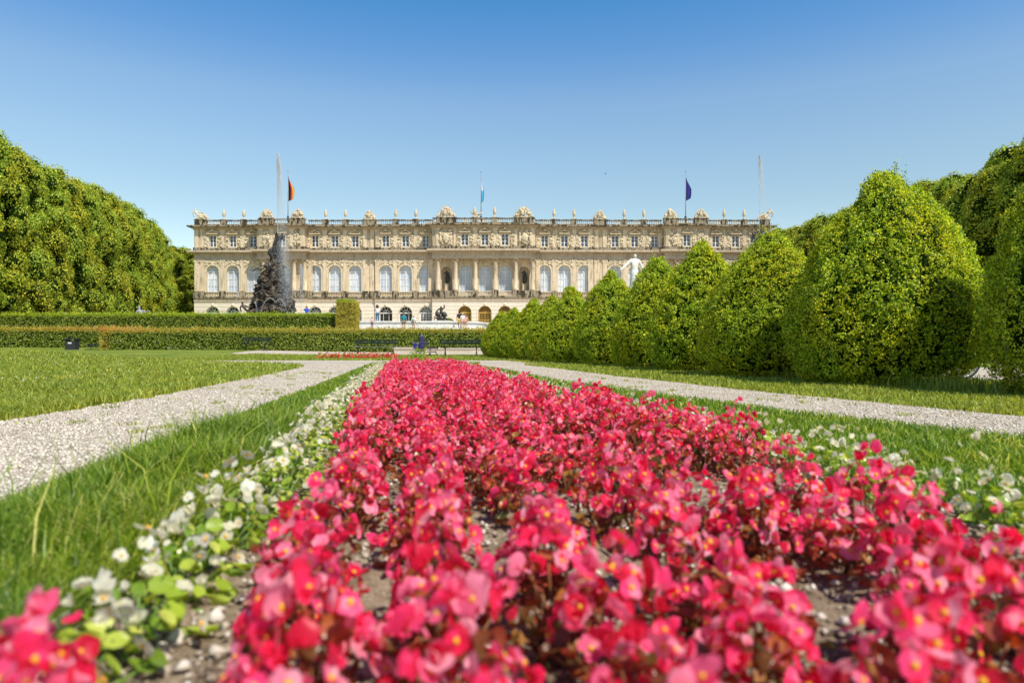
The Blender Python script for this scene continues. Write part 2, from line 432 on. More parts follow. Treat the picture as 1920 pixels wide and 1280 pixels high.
# terrain grid, finer near the garden, reaching the horizon
gx = np.concatenate([[-1500, -600, -250, -140], np.linspace(-90, 90, 121), [140, 250, 600, 1500]])
gy = np.concatenate([[-300, -100, -30, -8], np.linspace(-4, 130, 135), [180, 300, 700, 2500]])
XX, YY = np.meshgrid(gx, gy); ZZ = T(XX, YY)
b = B(); nx = len(gx)
b.add(list(zip(XX.ravel(), YY.ravel(), ZZ.ravel())), [(j * nx + i, j * nx + i + 1, (j + 1) * nx + i + 1, (j + 1) * nx + i) for j in range(len(gy) - 1) for i in range(nx - 1)])
tag(link('ground', b.mesh('ground', M['ground'], True)), kind='structure')

def itp(ys, xs): return lambda y: float(np.interp(y, ys, xs))
bedL = lambda y: -.62 - .16 * y
bedRc = itp([0, 1.2, 2, 3, 4.3, 5.7, 10.7, 14.5], [1.30, 1.28, 1.24, 1.10, .70, .33, -.55, -1.15])   # line of white flowers
bedR = lambda y: bedRc(y) + .14
pLn = lambda y: -1.20 - .15 * y
pLf = itp([-1, 4.6, 6.9, 11, 16.8, 19.4, 21.5, 24], [-3.3, -3.48, -3.65, -4.3, -5.26, -5.95, -7.5, -12])
pRn = itp([-1, 3.8, 5.66, 7.2, 9.1, 13.6, 17.1, 23], [4.0, 2.66, 2.02, 1.48, .88, .06, -.58, -1.8])
pRf = itp([-1, 4.92, 6.1, 8.1, 9.55, 12.1, 16.4, 20, 23.5], [5.0, 3.69, 3.35, 2.72, 2.45, 1.85, 1.1, .35, 1.5])
ys = list(np.arange(-1, 22.6, .12))
tag(strip_mesh('gravel_path', ys, pLf, pLn, M['gravel'], .004, 8, .09, 2), kind='structure')
tag(strip_mesh('gravel_path', ys, pRn, pRf, M['gravel'], .004, 8, .09, 5), kind='structure')
tag(strip_mesh('gravel_path', list(np.arange(22.6, 27.2, .2)), lambda y: -13 + .4 * (y - 22), lambda y: 3.5, M['gravel'], .005, 60, .1, 7), kind='structure')
tag(strip_mesh('gravel_path', list(np.arange(-2, 42, .5)), lambda y: 9.05 - .195 * y, lambda y: 14.5 - .15 * y, M['gravel'], .006, 10, .1, 9), kind='structure')
tag(strip_mesh('gravel_path', list(np.arange(36.5, 47.3, .4)), lambda y: -15 - .2 * (y - 36), lambda y: 14, M['gravel'], .009, 50, .3, 12), kind='structure')
tag(strip_mesh('gravel_terrace', list(np.arange(61, 117, 1.0)), lambda y: -47, lambda y: 46, M['gravel'], .02, 60, .1, 15), kind='structure')
# soil of the flower bed, slightly mounded and lumpy
b = B(); vs = []; fs = []; Ys = np.arange(-.5, 14.8, .06); nc = 56
for y in Ys:
    for j in range(nc + 1):
        u = j / nc; x = bedL(y) + (bedR(y) - bedL(y)) * u
        e = min(1, u / .04, (1 - u) / .04)
        vs.append((x, y, .007 + e * (.02 + .022 * noise.noise(Vector((x * 9, y * 9, 0))) + .018 * noise.noise(Vector((x * 30, y * 30, 5))))))
for i in range(len(Ys) - 1):
    for j in range(nc):
        k = i * (nc + 1) + j; fs.append((k, k + 1, k + nc + 2, k + nc + 1))
b.add(vs, fs); tag(link('flower_bed_soil', b.mesh('flower_bed_soil', M['soil'], True)), kind='structure')

OCT = np.array([(1, 0, 0), (-1, 0, 0), (0, 1, 0), (0, -1, 0), (0, 0, 1), (0, 0, -1)], float)
OF = np.array([(0, 2, 4), (2, 1, 4), (1, 3, 4), (3, 0, 4), (2, 0, 5), (1, 2, 5), (3, 1, 5), (0, 3, 5)])
def stones(name, P, S, material, label, cat):
    n = len(P); V = OCT[None] * (S.reshape(-1, 1, 1)) * NR.uniform(.6, 1.3, (n, 6, 1)) * np.array([1, 1, .6])
    a = NR.uniform(0, 6.28, n); c, s = np.cos(a), np.sin(a)
    X = V[..., 0] * c[:, None] - V[..., 1] * s[:, None]; Y = V[..., 0] * s[:, None] + V[..., 1] * c[:, None]
    V = np.stack([X, Y, V[..., 2]], -1) + P[:, None]
    me = bpy.data.meshes.new(name); me.vertices.add(n * 6); me.vertices.foreach_set('co', V.astype(np.float32).ravel())
    idx = (OF[None] + (np.arange(n) * 6)[:, None, None]).astype(np.int32).ravel()
    me.loops.add(len(idx)); me.loops.foreach_set('vertex_index', idx)
    me.polygons.add(n * 8); me.polygons.foreach_set('loop_start', np.arange(0, len(idx), 3, dtype=np.int32))
    me.materials.append(material); me.update(); me.validate()
    return tag(link(name, me), label, cat, kind='stuff')
def band(n, y0, y1, fl, fr, power=1.6):
    """points between two edge curves, density falling with distance"""
    u = NR.uniform(0, 1, n); k = 1 - power
    Y = (y0 ** k + u * (y1 ** k - y0 ** k)) ** (1 / k)
    L = np.array([fl(y) for y in Y]); Rr = np.array([fr(y) for y in Y])
    return L + (Rr - L) * NR.uniform(0, 1, n), Y
X1, Y1 = band(60000, 2.0, 20, pLf, pLn, 2.0); X2, Y2 = band(24000, 3.3, 20, pRn, pRf, 2.0)
X = np.concatenate([X1, X2]); Y = np.concatenate([Y1, Y2])
S = np.clip(NR.gamma(3, .0016, len(X)), .002, .012) * (1 + .03 * Y)
stones('loose_gravel', np.stack([X, Y, np.full(len(X), .006)], 1), S, M['pebble'], 'loose pale gravel stones scattered over the garden paths', 'gravel')
X, Y = band(36000, .45, 9, bedL, bedR, 1.7)
S = np.clip(NR.gamma(2.2, .0028, len(X)), .002, .022)
stones('soil_clods', np.stack([X, Y, .02 + S * .4 + .01 * NR.normal(size=len(X))], 1), S, M['clod'], 'dry crumbs and pebbles of soil between the begonia rows', 'soil')

# ------------------------------------------------------------------ grass
def blades(name, X, Y, H, Wd, lean, mats, label, mi=None):
    n = len(X); Z = T(X, Y) + .003; P = np.stack([X, Y, Z], 1)
    a = NR.uniform(0, 6.28, n); D = np.stack([np.cos(a), np.sin(a), np.zeros(n)], 1)
    f = NR.uniform(0, 6.28, n); S = np.stack([np.cos(f), np.sin(f), np.zeros(n)], 1)
    H = H.reshape(-1, 1); Wd = Wd.reshape(-1, 1); ln = (lean * NR.uniform(.2, 1.3, n)).reshape(-1, 1)
    up = np.array([[0, 0, 1.]])
    p1 = P + up * H * .55 + D * H * ln * .25; p2 = P + up * H * (1 - .25 * ln) + D * H * ln
    q1 = np.stack([P - S * Wd / 2, P + S * Wd / 2, p1 + S * Wd * .42, p1 - S * Wd * .42], 1).reshape(-1, 3)
    # two polygons per blade: quad and tip as thin quad, sharing an island
    V = np.stack([P - S * Wd / 2, P + S * Wd / 2, p1 + S * Wd * .42, p1 - S * Wd * .42, p2 + S * Wd * .08, p2 - S * Wd * .08], 1)
    me = bpy.data.meshes.new(name); me.vertices.add(n * 6); me.vertices.foreach_set('co', V.astype(np.float32).ravel())
    idx = (np.array([[0, 1, 2, 3], [3, 2, 4, 5]])[None] + (np.arange(n) * 6)[:, None, None]).astype(np.int32).ravel()
    me.loops.add(len(idx)); me.loops.foreach_set('vertex_index', idx)
    me.polygons.add(n * 2); me.polygons.foreach_set('loop_start', np.arange(0, len(idx), 4, dtype=np.int32))
    for m_ in mats: me.materials.append(m_)
    me.update(); me.validate(); return tag(link(name, me), label, 'grass', kind='stuff')
def wob(f, s, a=.07): return lambda y: f(y) + a * noise.noise(Vector((y * 2.3, s, 0)))
# left verge between the white flowers and the path: long lush grass
X, Y = band(95000, .8, 23, wob(lambda y: pLn(y) - .05, 1), wob(lambda y: bedL(y) + .08, 2), 1.75)
H = (.05 + .055 * np.exp(-((Y - 2.5) / 3.2) ** 2)) * NR.uniform(.55, 1.5, len(X)) * (1 + .4 * fbm(np.stack([X, Y, 0 * X], 1), 2.5, 3))
H *= np.clip(.35 + (X - np.array([pLn(y) for y in Y])) / .35, .35, 1) * np.where(NR.uniform(0, 1, len(X)) > .994, 2.4, 1)
blades('verge_grass', X, Y, np.clip(H, .02, .3), .0035 + .0008 * Y, .75, [M['grass_lush']], 'lush long green grass on the verge left of the flower bed')
X, Y = band(78000, 1.0, 23, wob(lambda y: bedR(y) - .05, 3), wob(lambda y: pRn(y) + .04, 4), 1.75)
H = .038 * NR.uniform(.5, 1.6, len(X)) * (1 + .4 * fbm(np.stack([X, Y, 0 * X], 1), 2.5, 4))
blades('verge_grass', X, Y, np.clip(H, .015, .2), .0035 + .0009 * Y, .7, [M['grass_lush']], 'green grass on the verge right of the flower bed')
X, Y = band(150000, 4.0, 46, lambda y: min(pLf(y) - .78 * y - 1, -8), wob(lambda y: (pLf(y) + .04) if y < 21.5 else -7.4 - (y - 21.5) * 1.1, 6, .12), 1.65)
k = ~((Y > 36.5) & (X > -15)); X, Y = X[k], Y[k]
H = .055 * NR.uniform(.4, 1.6, len(X)) * (1 + .35 * fbm(np.stack([X, Y * .6, 0 * X], 1), 1.6, 5)) * (1 + .015 * Y)
blades('lawn_grass', X, Y, np.clip(H, .015, .25), .004 + .0011 * Y, .7, [M['grass']], 'sunlit lawn grass left of the gravel path')
X, Y = band(75000, 4.2, 36, wob(lambda y: (pRf(y) - .04) if y < 20 else 1 - (y - 20) * .2, 8), lambda y: 9.1 - .195 * y, 1.7)
H = .038 * NR.uniform(.4, 1.5, len(X)) * (1 + .015 * Y)
blades('lawn_grass', X, Y, np.clip(H, .01, .2), .004 + .0011 * Y, .7, [M['grass']], 'short mown grass under the clipped box bushes')
X, Y = band(26000, 27, 37, lambda y: -14, lambda y: 2.5, 1.3)
blades('lawn_grass', X, Y, .07 * NR.uniform(.5, 1.4, len(X)), np.full(len(X), .035), .6, [M['grass']], 'narrow grass island behind the crossing of the gravel paths')
# tall straggling blades beside the path
X = []; Y = []
for (px, py, n) in ((330, 850, 9), (410, 800, 6), (470, 790, 5), (600, 800, 8), (700, 790, 6), (60, 1000, 7), (900, 760, 5), (30, 960, 6), (560, 850, 8)):
    d = .5 * F / (min(py + 60, 1100) - HY)
    for q in range(n): X.append(wx(px, d) + R.gauss(0, .05)); Y.append(d + R.gauss(0, .1))
k = [i for i in range(len(X)) if X[i] < bedL(Y[i])]
X = np.array(X)[k]; Y = np.array(Y)[k]
blades('tall_grass', X, Y, NR.uniform(.12, .24, len(X)), np.full(len(X), .005), .5, [M['grass_lush']], 'straggling tall grass stalks at the left path edge')
X = []; Y = []
for q in range(90):
    y = R.uniform(2.4, 14) if q % 3 else R.uniform(4, 12)
    x = R.uniform(pLf(y), pLn(y)) if q % 3 else R.uniform(pRn(y), pRf(y))
    for k in range(R.randrange(8, 40)): X.append(x + R.gauss(0, .035)); Y.append(y + R.gauss(0, .05))
X = np.array(X); Y = np.array(Y)
blades('weeds', X, Y, NR.uniform(.01, .04, len(X)), .004 + .0006 * Y, .9, [M['grass']], 'small weeds growing through the gravel of the paths')
# tall weeds at the feet of the box bushes
X, Y = band(2600, 7, 18, lambda y: 6.0 - .165 * y, lambda y: 7.1 - .165 * y, 1.4)
blades('tall_grass', X, Y, NR.uniform(.08, .22, len(X)), np.full(len(X), .012), .6, [M['grass']], 'unmown grass around the feet of the box bushes')
# daisies
X, Y = band(2600, 5, 34, lambda y: min(pLf(y) - .75 * y, -7), lambda y: pLf(y) - .3 if y < 20 else -8 - (y - 20), 1.5)
k = fbm(np.stack([X, Y, 0 * X], 1), .9, 9) > .35; X, Y = X[k], Y[k]
P = np.stack([X, Y, T(X, Y) + .07 + .02 * NR.normal(size=len(X))], 1); n = len(P)
D = np.stack([np.cos(NR.uniform(0, 6.28, n)), NR.normal(size=n) * .3, NR.normal(size=n) * .3], 1)
Sz = .012 + .0013 * Y
tag(link('daisies', np_mesh('daisies', kites(P, D, np.tile([[0, -.5, 1.]], (n, 1)), Sz, Sz, 0), 4, [M['wpetal'], M['stamen']], (NR.uniform(0, 1, n) > .72).astype(int))),
    'tiny white and yellow wildflowers dotted over the left lawn', 'wildflowers', kind='stuff')

# ================================================================== BEGONIAS
def petal(b, c, ax, nm, L, W, cup, mi, ex=.55, rib=0):
    """rounded cupped petal starting at c along ax, nm = face normal"""
    sd = ax.cross(nm).normalized(); vs = []; fs = []; nu, nv = 4, 4
    for i in range(nu + 1):
        u = i / nu; w = W * (math.sin(PI * min(1, .12 + u * .88)) ** ex) * (1 if u < 1 else .55 * (ex < .6) + .12)
        for j in range(nv + 1):
            v = j / nv * 2 - 1
            rf = .09 * math.sin(v * 6 + c.x * 900 + u * 3) * u + rib * abs(v) * u; vs.append(c + ax * (L * u * (1 - .10 * v * v)) + sd * (w * v * .5) + nm * (L * (cup * (u * u * .75 + .35 * v * v * u) + rf)))
    for i in range(nu):
        for j in range(nv):
            k = i * (nv + 1) + j; fs.append((k, k + 1, k + nv + 2, k + nv + 1))
    b.add(vs, fs, mi)
def blossom(b, c, nm, size, rnd, mi0=0):
    nm = nm.normalized(); ref = Vector((rnd.gauss(0, 1), rnd.gauss(0, 1), rnd.gauss(0, 1)))
    ax = ref.cross(nm).normalized(); ay = nm.cross(ax); q = rnd.random()
    if q < .30:        # pair of closed petals
        for s in (1, -1): petal(b, c, (nm + ax * .22 * s * rnd.uniform(.5, 1.5)).normalized(), ax * s, size * rnd.uniform(.5, .7), size * rnd.uniform(.5, .75), -.3, mi0)
        return
    if q < .62:        # half open, seen as a cup of overlapping petals
        for s in (1, -1):
            petal(b, c, (ax * s + nm * rnd.uniform(.5, 1.1)).normalized(), (nm - ax * s * .5).normalized(), size * rnd.uniform(.48, .66), size * rnd.uniform(.7, .95), rnd.uniform(.1, .5), mi0)
            petal(b, c, (ay * s + nm * rnd.uniform(.4, 1.3)).normalized(), (nm - ay * s * .5).normalized(), size * .42, size * rnd.uniform(.35, .5), .3, mi0)
        if rnd.random() < .6: b.blob(tuple(c + nm * size * .16), size * .10, mi0 + 1, nse=.6, freq=3, seg=(6, 4))
        return
    cup = rnd.uniform(-.15, .35)
    for s in (1, -1): petal(b, c + nm * .001, (ax * s + nm * rnd.uniform(-.2, .4)).normalized(), nm, size * rnd.uniform(.46, .60), size * .72 * rnd.uniform(.8, 1.25), cup, mi0)
    for s in (1, -1): petal(b, c + nm * .002, (ay * s + ax * rnd.gauss(0, .2)).normalized(), nm, size * rnd.uniform(.34, .48), size * .36 * rnd.uniform(.8, 1.3), cup + .1, mi0)
    if rnd.random() < .9: b.blob(tuple(c + nm * size * .09), size * .11, mi0 + 1, nse=.6, freq=3, seg=(6, 4))
BL = []; WBL = []
for lst, mm in ((BL, 'petal'), (WBL, 'wpetal')):
    for i in range(12):
        rnd = random.Random(130 + i); b = B(); blossom(b, Vector((0, 0, 0)), Vector((0, 0, 1)), .034 if lst is BL else .030, rnd)
        lst.append(b.mesh('blossom', [M[mm], M['stamen']], True))
def foliage(seed, lm, sm, rad, hgt, nleaf=34):
    rnd = random.Random(seed); b = B()
    for i in range(nleaf):
        a = rnd.uniform(0, 2 * PI); r = rad * math.sqrt(rnd.random()) * 1.05; z = hgt * rnd.uniform(.10, .80) * (1 - .40 * (r / rad) ** 2)
        c = Vector((r * math.cos(a), r * math.sin(a), z))
        nm = Vector((math.cos(a) * r / rad * .8 + rnd.gauss(0, .55), math.sin(a) * r / rad * .8 + rnd.gauss(0, .55), .8)).normalized()
        ax = Vector((math.cos(a + rnd.gauss(0, .6)), math.sin(a + rnd.gauss(0, .6)), rnd.uniform(-.3, .5))); ax = (ax - nm * ax.dot(nm)).normalized()
        L = rnd.uniform(.026, .046); petal(b, c - ax * L * .3, ax, nm, L, L * .75, rnd.uniform(-.5, .5), 0, .85, rnd.uniform(.1, .4))
        if i % 2 == 0:
            b.tube([(c.x * .25, c.y * .25, 0), (c.x * .55, c.y * .55, z * .6), tuple(c)], .0028, 4, 1)
    return b.mesh('foliage', [M[lm], M[sm]], True)
def spots(seed, n, rad, hgt):
    rnd = random.Random(seed); out = []
    for i in range(n):
        a = i * 2.39996 + rnd.gauss(0, .3); r = rad * math.sqrt((i + .5) / n) * rnd.uniform(.9, 1.12)
        z = hgt * (1 - .62 * (r / rad) ** 2) * rnd.uniform(.80, 1.12)
        nm = Vector((math.cos(a) * r / rad * .9 + rnd.gauss(0, .45), math.sin(a) * r / rad * .9 + rnd.gauss(0, .45), rnd.uniform(.1, 1)))
        out.append((Vector((r * math.cos(a), r * math.sin(a), z)), nm.normalized(), rnd.uniform(.7, 1.35), rnd.randrange(12)))
    return out
NV = 7
FOL = [foliage(300 + i, 'beg_leaf', 'stem', .11, .23, 64) for i in range(NV)]
SPO = [spots(400 + i, 44, .115, .235) for i in range(NV)]
WFOL = [foliage(500 + i, 'wbeg_leaf', 'gstem', .10, .17, 40) for i in range(4)]
WSPO = [spots(600 + i, 17, .095, .19) for i in range(4)]
def cluster(sp, mats, seed):
    rnd = random.Random(seed); b = B()
    for (c, nm, s, k) in sp: blossom(b, c, nm, (.034 if mats[0] == M['petal'] else .030) * s, rnd)
    return b.mesh('blossom_cluster', mats, True)
CLU = [cluster(SPO[i], [M['petal'], M['stamen']], 700 + i) for i in range(NV)]
WCLU = [cluster(WSPO[i], [M['wpetal'], M['stamen']], 800 + i) for i in range(4)]
red = []
k = 0
while k < 14:        # rows running along the bed
    off = -.15 + (.22 if k else .2) * k; y = .28 + R.uniform(0, .1)
    while y < 14.3:
        x = -.16 * y + off + .02 * math.sin(y * 3 + k)
        lim = bedRc(y) - .17
        gap = y < 2.8 and noise.noise(Vector((x * 3.2 + 4, y * 2.6, 1.5))) > .22
        if x < lim and not gap and not (R.random() < (.13 if y < 1.5 else .07 if y < 3.5 else .02)): red.append((x + R.gauss(0, .02), y + R.gauss(0, .025)))
        y += .15 if y < 2.6 else .18 if y < 5 else .21
    k += 1
red += [(-.53, .73), (-.47, .62), (-.42, .55)]
# keep only plants the camera can see
red = [(x, y) for x, y in red if abs(x) < .85 * y + .3 and y > .3]
red.sort(key=lambda q: q[1])
white = []
y = .92
while y < 14.3:
    white.append((-.41 - .16 * y + R.gauss(0, .02), y, 0))
    if y > 3 and R.random() < .4: white.append((-.50 - .16 * y + R.gauss(0, .02), y + .1, 0))
    y += .17
y = 1.6
while y < 14.3:
    white.append((bedRc(y) + R.gauss(0, .03), y, 1))
    y += .16
white.sort(key=lambda q: q[1])
LR = 'crimson pink begonia plant with bronze leaves in the near rows of the flower bed'
GR = 'crimson begonias planted in rows in the flower bed'
allp = sorted([(q[1], 'r', q[0]) for q in red] + [(q[1], 'w%d' % q[2], q[0]) for q in white])
cut = allp[299][0] if len(allp) > 300 else 99      # the 300 nearest plants are individuals
YN = 1.85                                            # nearer than this every blossom is a part of its own
print('begonias', len(allp), 'cut', cut, 'near', sum(1 for q in allp if q[0] < YN))
def blossom_rot(nm, a): return (nm.to_track_quat('Z', 'Y').to_matrix() @ Matrix.Rotation(a, 3, 'Z')).to_euler()
def one_mesh(fol, clu, name):
    """foliage and blossoms of a small far plant in one mesh"""
    vs = []; fs = []; mi = []; k = 0
    for me, o in ((fol, 0), (clu, 2)):
        vs += [tuple(v.co) for v in me.vertices]; fs += [[q + k for q in p.vertices] for p in me.polygons]; mi += [p.material_index + o for p in me.polygons]; k = len(vs)
    me = bpy.data.meshes.new(name); me.from_pydata(vs, [], fs)
    for m_ in list(fol.materials) + list(clu.materials): me.materials.append(m_)
    me.polygons.foreach_set('material_index', mi); me.update(); return me
FULL = [one_mesh(FOL[i], CLU[i], 'begonia_plant') for i in range(NV)]; WFULL = [one_mesh(WFOL[i], WCLU[i], 'begonia_plant') for i in range(4)]
def plant(x, y, sp, fol, full, bl, label, group, sc_):
    v = R.randrange(len(fol)); g_ = sc_ * (.74 if y < 2.6 else .92 if y < 4.5 else 1.02) if 'crimson pink' in label else sc_; k_ = (g_ * R.uniform(.88, 1.12),) * 2 + (sc_ * (.86 if g_ < .8 else 1) * R.uniform(.84, 1.14),)
    if y < YN:
        t = thing('begonia_plant', label, 'begonia', (x, y, .015), R.uniform(0, 6.28), group); t.scale = k_
        link('foliage', fol[v], t)
        for (c, nm, s, k) in sp[v]: s *= (1.28 if g_ < .8 else 1.1); R.random() < .16 or link('blossom', bl[k], t, c, blossom_rot(nm, R.uniform(0, 6)), (s, s, s))
    else: tag(link('begonia_plant', full[v], None, (x, y, .015), (0, 0, R.uniform(0, 6.28)), k_), label, 'begonia', group)
for (x, y) in red:
    if y <= cut: plant(x, y, SPO, FOL, FULL, BL, LR, GR, 1.0)
def merged(name, pts, fols, clus, label, sc_=1.0, mats=None):
    vs = []; fs = []; mi = []; k = 0
    for (x, y) in pts:
        a = R.uniform(0, 6.28); v = R.randrange(len(fols)); c, s = math.cos(a), math.sin(a)
        for me, o in ((fols[v], 0), (clus[v], 2)):
            co = np.empty(len(me.vertices) * 3); me.vertices.foreach_get('co', co); co = co.reshape(-1, 3) * sc_ * R.uniform(.9, 1.12)
            vs.append(np.stack([co[:, 0] * c - co[:, 1] * s + x, co[:, 0] * s + co[:, 1] * c + y, co[:, 2] + .015], 1))
            fs += [[q + k for q in p.vertices] for p in me.polygons]; mi += [p.material_index + o for p in me.polygons]; k += len(co)
    me = bpy.data.meshes.new(name); me.from_pydata(np.concatenate(vs).tolist(), [], fs)
    for m_ in mats: me.materials.append(m_)
    me.polygons.foreach_set('material_index', mi); me.update()
    return tag(link(name, me), label, 'begonias', kind='stuff')
rest = [q for q in red if q[1] > cut]
if rest: merged('distant_begonias', rest, FOL[:3], CLU[:3], 'dense crimson mass of begonias at the far end of the flower bed', 1.0, [M['beg_leaf'], M['stem'], M['petal'], M['stamen']])
for side in (0, 1):
    rest = [q[:2] for q in white if q[1] > cut and q[2] == side]
    merged('distant_white_begonias', rest, WFOL[:3], WCLU[:3], 'far stretch of the white begonia edging on the %s side of the bed' % ('left', 'right')[side], 1.0, [M['wbeg_leaf'], M['gstem'], M['wpetal'], M['stamen']])
for (x, y, side) in white:
    if y <= cut: plant(x, y, WSPO, WFOL, WFULL, WBL, ('white begonia with pale green leaves in the edging row beside the long grass' if side == 0 else 'white begonia with lime leaves in the edging row right of the crimson bed'),
          'white begonias edging the bed on the left' if side == 0 else 'white begonias edging the bed on the right', 1.0)
# little bed behind the crossing
pts = [(R.uniform(-8.6, -5.2), 30.5 + R.uniform(-.5, .5)) for _ in range(420)]
P = np.array([(x, y, Tf(x, y) + R.uniform(.05, .16)) for x, y in pts for _ in range(4)]) + NR.normal(size=(1680, 3)) * .05
n = len(P)
tag(link('bedding_flowers', np_mesh('bedding_flowers', kites(P, NR.normal(size=(n, 3)), NR.normal(size=(n, 3)), .09, .08), 4, [M['red_small'], M['wbeg_leaf']], (NR.uniform(0, 1, n) > .68).astype(int))),
    'low strip of small red flowers on the grass island behind the left path', 'flowers', kind='stuff')
# delphinium at the head of the bed
d = 15.0; x0 = wx(785, d)
t = thing('delphinium', 'violet blue delphinium with two flower spikes at the far tip of the flower bed', 'flower', (x0, d, .02)); t.scale = (1.25, 1.25, 1.36)
for (dx, h0, h1) in ((-.065, .33, .44), (.06, .34, .56), (.03, .33, .42)):
    b = B(); b.tube([(0, 0, 0), (dx * .6, 0, h0 * .7), (dx, 0, h1)], .006, 5); link('stem', b.mesh('stem', M['gstem'], True), t)
    b = B()
    for q in range(60):
        u = R.random(); rr = .045 * (1 - .6 * u); a = R.uniform(0, 6.28)
        petal(b, Vector((dx + rr * math.cos(a) * .4, rr * math.sin(a) * .4, h0 + (h1 - h0) * u)), Vector((math.cos(a), math.sin(a), .2)).normalized(), Vector((-math.sin(a) * .3, .2, 1)).normalized(), .032, .03, .2, 0)
    link('flower_spike', b.mesh('flower_spike', M['blue_petal'], True), t)
b = B(); rnd = random.Random(5)
for q in range(110):
    a = rnd.uniform(0, 6.28); z = rnd.uniform(.05, .34); rr = .13 * rnd.random() + .01
    petal(b, Vector((rr * math.cos(a), rr * math.sin(a), z)), Vector((math.cos(a), math.sin(a), .2)).normalized(), Vector((0, 0, 1)), .06, .035, .2, 0)
link('foliage', b.mesh('foliage', M['wbeg_leaf'], True), t)

# ================================================================== BOX BUSHES
BP_T = [0, .04, .12, .25, .40, .52, .64, .74, .83, .91, .97, 1]
BP_R = [.62, .78, .93, 1.0, .95, .85, .71, .57, .43, .28, .16, .03]
BP_P = [.66, .82, .95, 1.0, .92, .80, .66, .52, .38, .25, .13, .03]
def bush_meshes(seed, ntw, leaf, tips, BP_R=BP_R):
    r = np.random.default_rng(seed)
    Hh, Rr = 2.9, 1.32
    # sample heights weighted by radius, extra at the slopes
    t = r.uniform(0, 1, ntw * 3); keep = r.uniform(0, 1, ntw * 3) < (np.interp(t, BP_T, BP_R) * .85 + .2); t = t[keep][:ntw]
    n = len(t); a = r.uniform(0, 2 * PI, n)
    rad = np.interp(t, BP_T, BP_R) * Rr
    dr = (np.interp(t + .02, BP_T, BP_R) - np.interp(t - .02, BP_T, BP_R)) / .04 * Rr / Hh
    Nn = unit(np.stack([np.cos(a), np.sin(a), -dr], 1))
    P = np.stack([rad * np.cos(a), rad * np.sin(a), t * Hh + .03], 1)
    cl = fbm(P, 7.5, seed + 1); bump = .06 * fbm(P, 1.9, seed) + .075 * np.tanh(cl * 1.6) + .045 * fbm(P, 15, seed + 5)
    depth = -np.abs(r.normal(size=n)) * .05
    P = P + Nn * (bump + depth + .02)[:, None]
    keep2 = (cl > -.75) | (r.uniform(0, 1, n) < .3); P = P[keep2]; Nn = Nn[keep2]; n = len(P)
    K = 6
    Pb = np.repeat(P, K, 0); Nb = np.repeat(Nn, K, 0)
    tw = np.repeat(unit(Nn + r.normal(size=(n, 3)) * .6 + np.array([0, 0, .25])), K, 0)
    D = facing(r, tw, .45, .1)
    Pb = Pb + tw * r.uniform(-.02, .045, (n * K, 1)) + r.normal(size=(n * K, 3)) * .012
    L = leaf * r.uniform(.65, 1.3, n * K)
    V = kites(Pb, D, tw + r.normal(size=(n * K, 3)) * .45 + [[0, 0, .15]], L, L * .62)
    if tips:    # straggling shoots at the crown
        ex = []
        for q in range(tips):
            a0 = r.uniform(0, 6.28); r0 = abs(r.normal()) * .2; base = np.array([r0 * math.cos(a0), r0 * math.sin(a0), Hh * (1 - .45 * r0)])
            dd = np.array([math.cos(a0) * .5, math.sin(a0) * .5, 1.]); ln = r.uniform(.08, .3)
            m_ = 40; u = r.uniform(-.6, 1, (m_, 1)); pp = base + dd * ln * u + r.normal(size=(m_, 3)) * .02
            ex.append(kites(pp, r.normal(size=(m_, 3)) + dd, r.normal(size=(m_, 3)), np.full(m_, leaf), np.full(m_, leaf * .6)))
        V = np.concatenate([V] + ex)
    cr = np_mesh('crown', V, 4, M['box_leaf'])
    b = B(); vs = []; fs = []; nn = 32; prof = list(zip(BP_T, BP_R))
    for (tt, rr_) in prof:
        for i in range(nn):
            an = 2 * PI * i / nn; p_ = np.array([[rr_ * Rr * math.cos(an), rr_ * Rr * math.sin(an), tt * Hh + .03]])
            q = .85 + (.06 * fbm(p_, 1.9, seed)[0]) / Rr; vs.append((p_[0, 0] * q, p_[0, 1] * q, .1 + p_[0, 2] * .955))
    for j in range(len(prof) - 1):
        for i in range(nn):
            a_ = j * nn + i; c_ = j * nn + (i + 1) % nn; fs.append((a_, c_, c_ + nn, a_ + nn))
    b.add(vs, fs); core = b.mesh('shade_core', M['core'], True)  # solid dark hull standing in for the shade inside the bush
    b = B()
    for q in range(5):
        a0 = q * 1.3; b.tube([(.12 * math.cos(a0), .12 * math.sin(a0), -.02), (.4 * math.cos(a0), .4 * math.sin(a0), .5), (.6 * math.cos(a0), .6 * math.sin(a0), 1.1)], [.035, .025, .015], 6)
    return cr, core, b.mesh('stem', M['trunk'], True)
BUSH = [bush_meshes(21, 15000, .036, 14), bush_meshes(22, 18000, .034, 34), bush_meshes(23, 11000, .044, 8, BP_P), bush_meshes(24, 11000, .044, 5, BP_P), bush_meshes(25, 19000, .030, 12, BP_P)]
#        px    d    top_py  width  variant
bushes = [(2108, 6.9, 120, 2.5, 4), (1657, 9.4, 328, 2.62, 1), (1442, 11.9, 438, 2.5, 0), (1316, 14.8, 455, 2.45, 2), (1232, 17.6, 486, 2.4, 3), (1147, 20.4, 509, 2.4, 2),
          (1072, 23.0, 540, 2.25, 3), (1035, 25.6, 555, 2.2, 2), (1000, 28.2, 562, 2.2, 3), (965, 30.8, 578, 2.1, 2), (940, 33.4, 585, 2.1, 3)]
BL_ = ['tall narrow dark box bush cut off by the right photo edge', 'largest fully visible box bush with ragged shoots on its pointed top', 'broad box bush whose top covers the right palace end',
       'tall pointed box bush that rises in front of the right small portico', 'box bush with its tip directly right of the white marble statue', 'box bush with its tip just left of the white marble statue',
       'fifth box bush from the far end of the row', 'fourth box bush counted from the far end', 'third box bush from the far end of the row', 'second box bush from the far end of the row', 'smallest and farthest box bush, beside the dark bench']
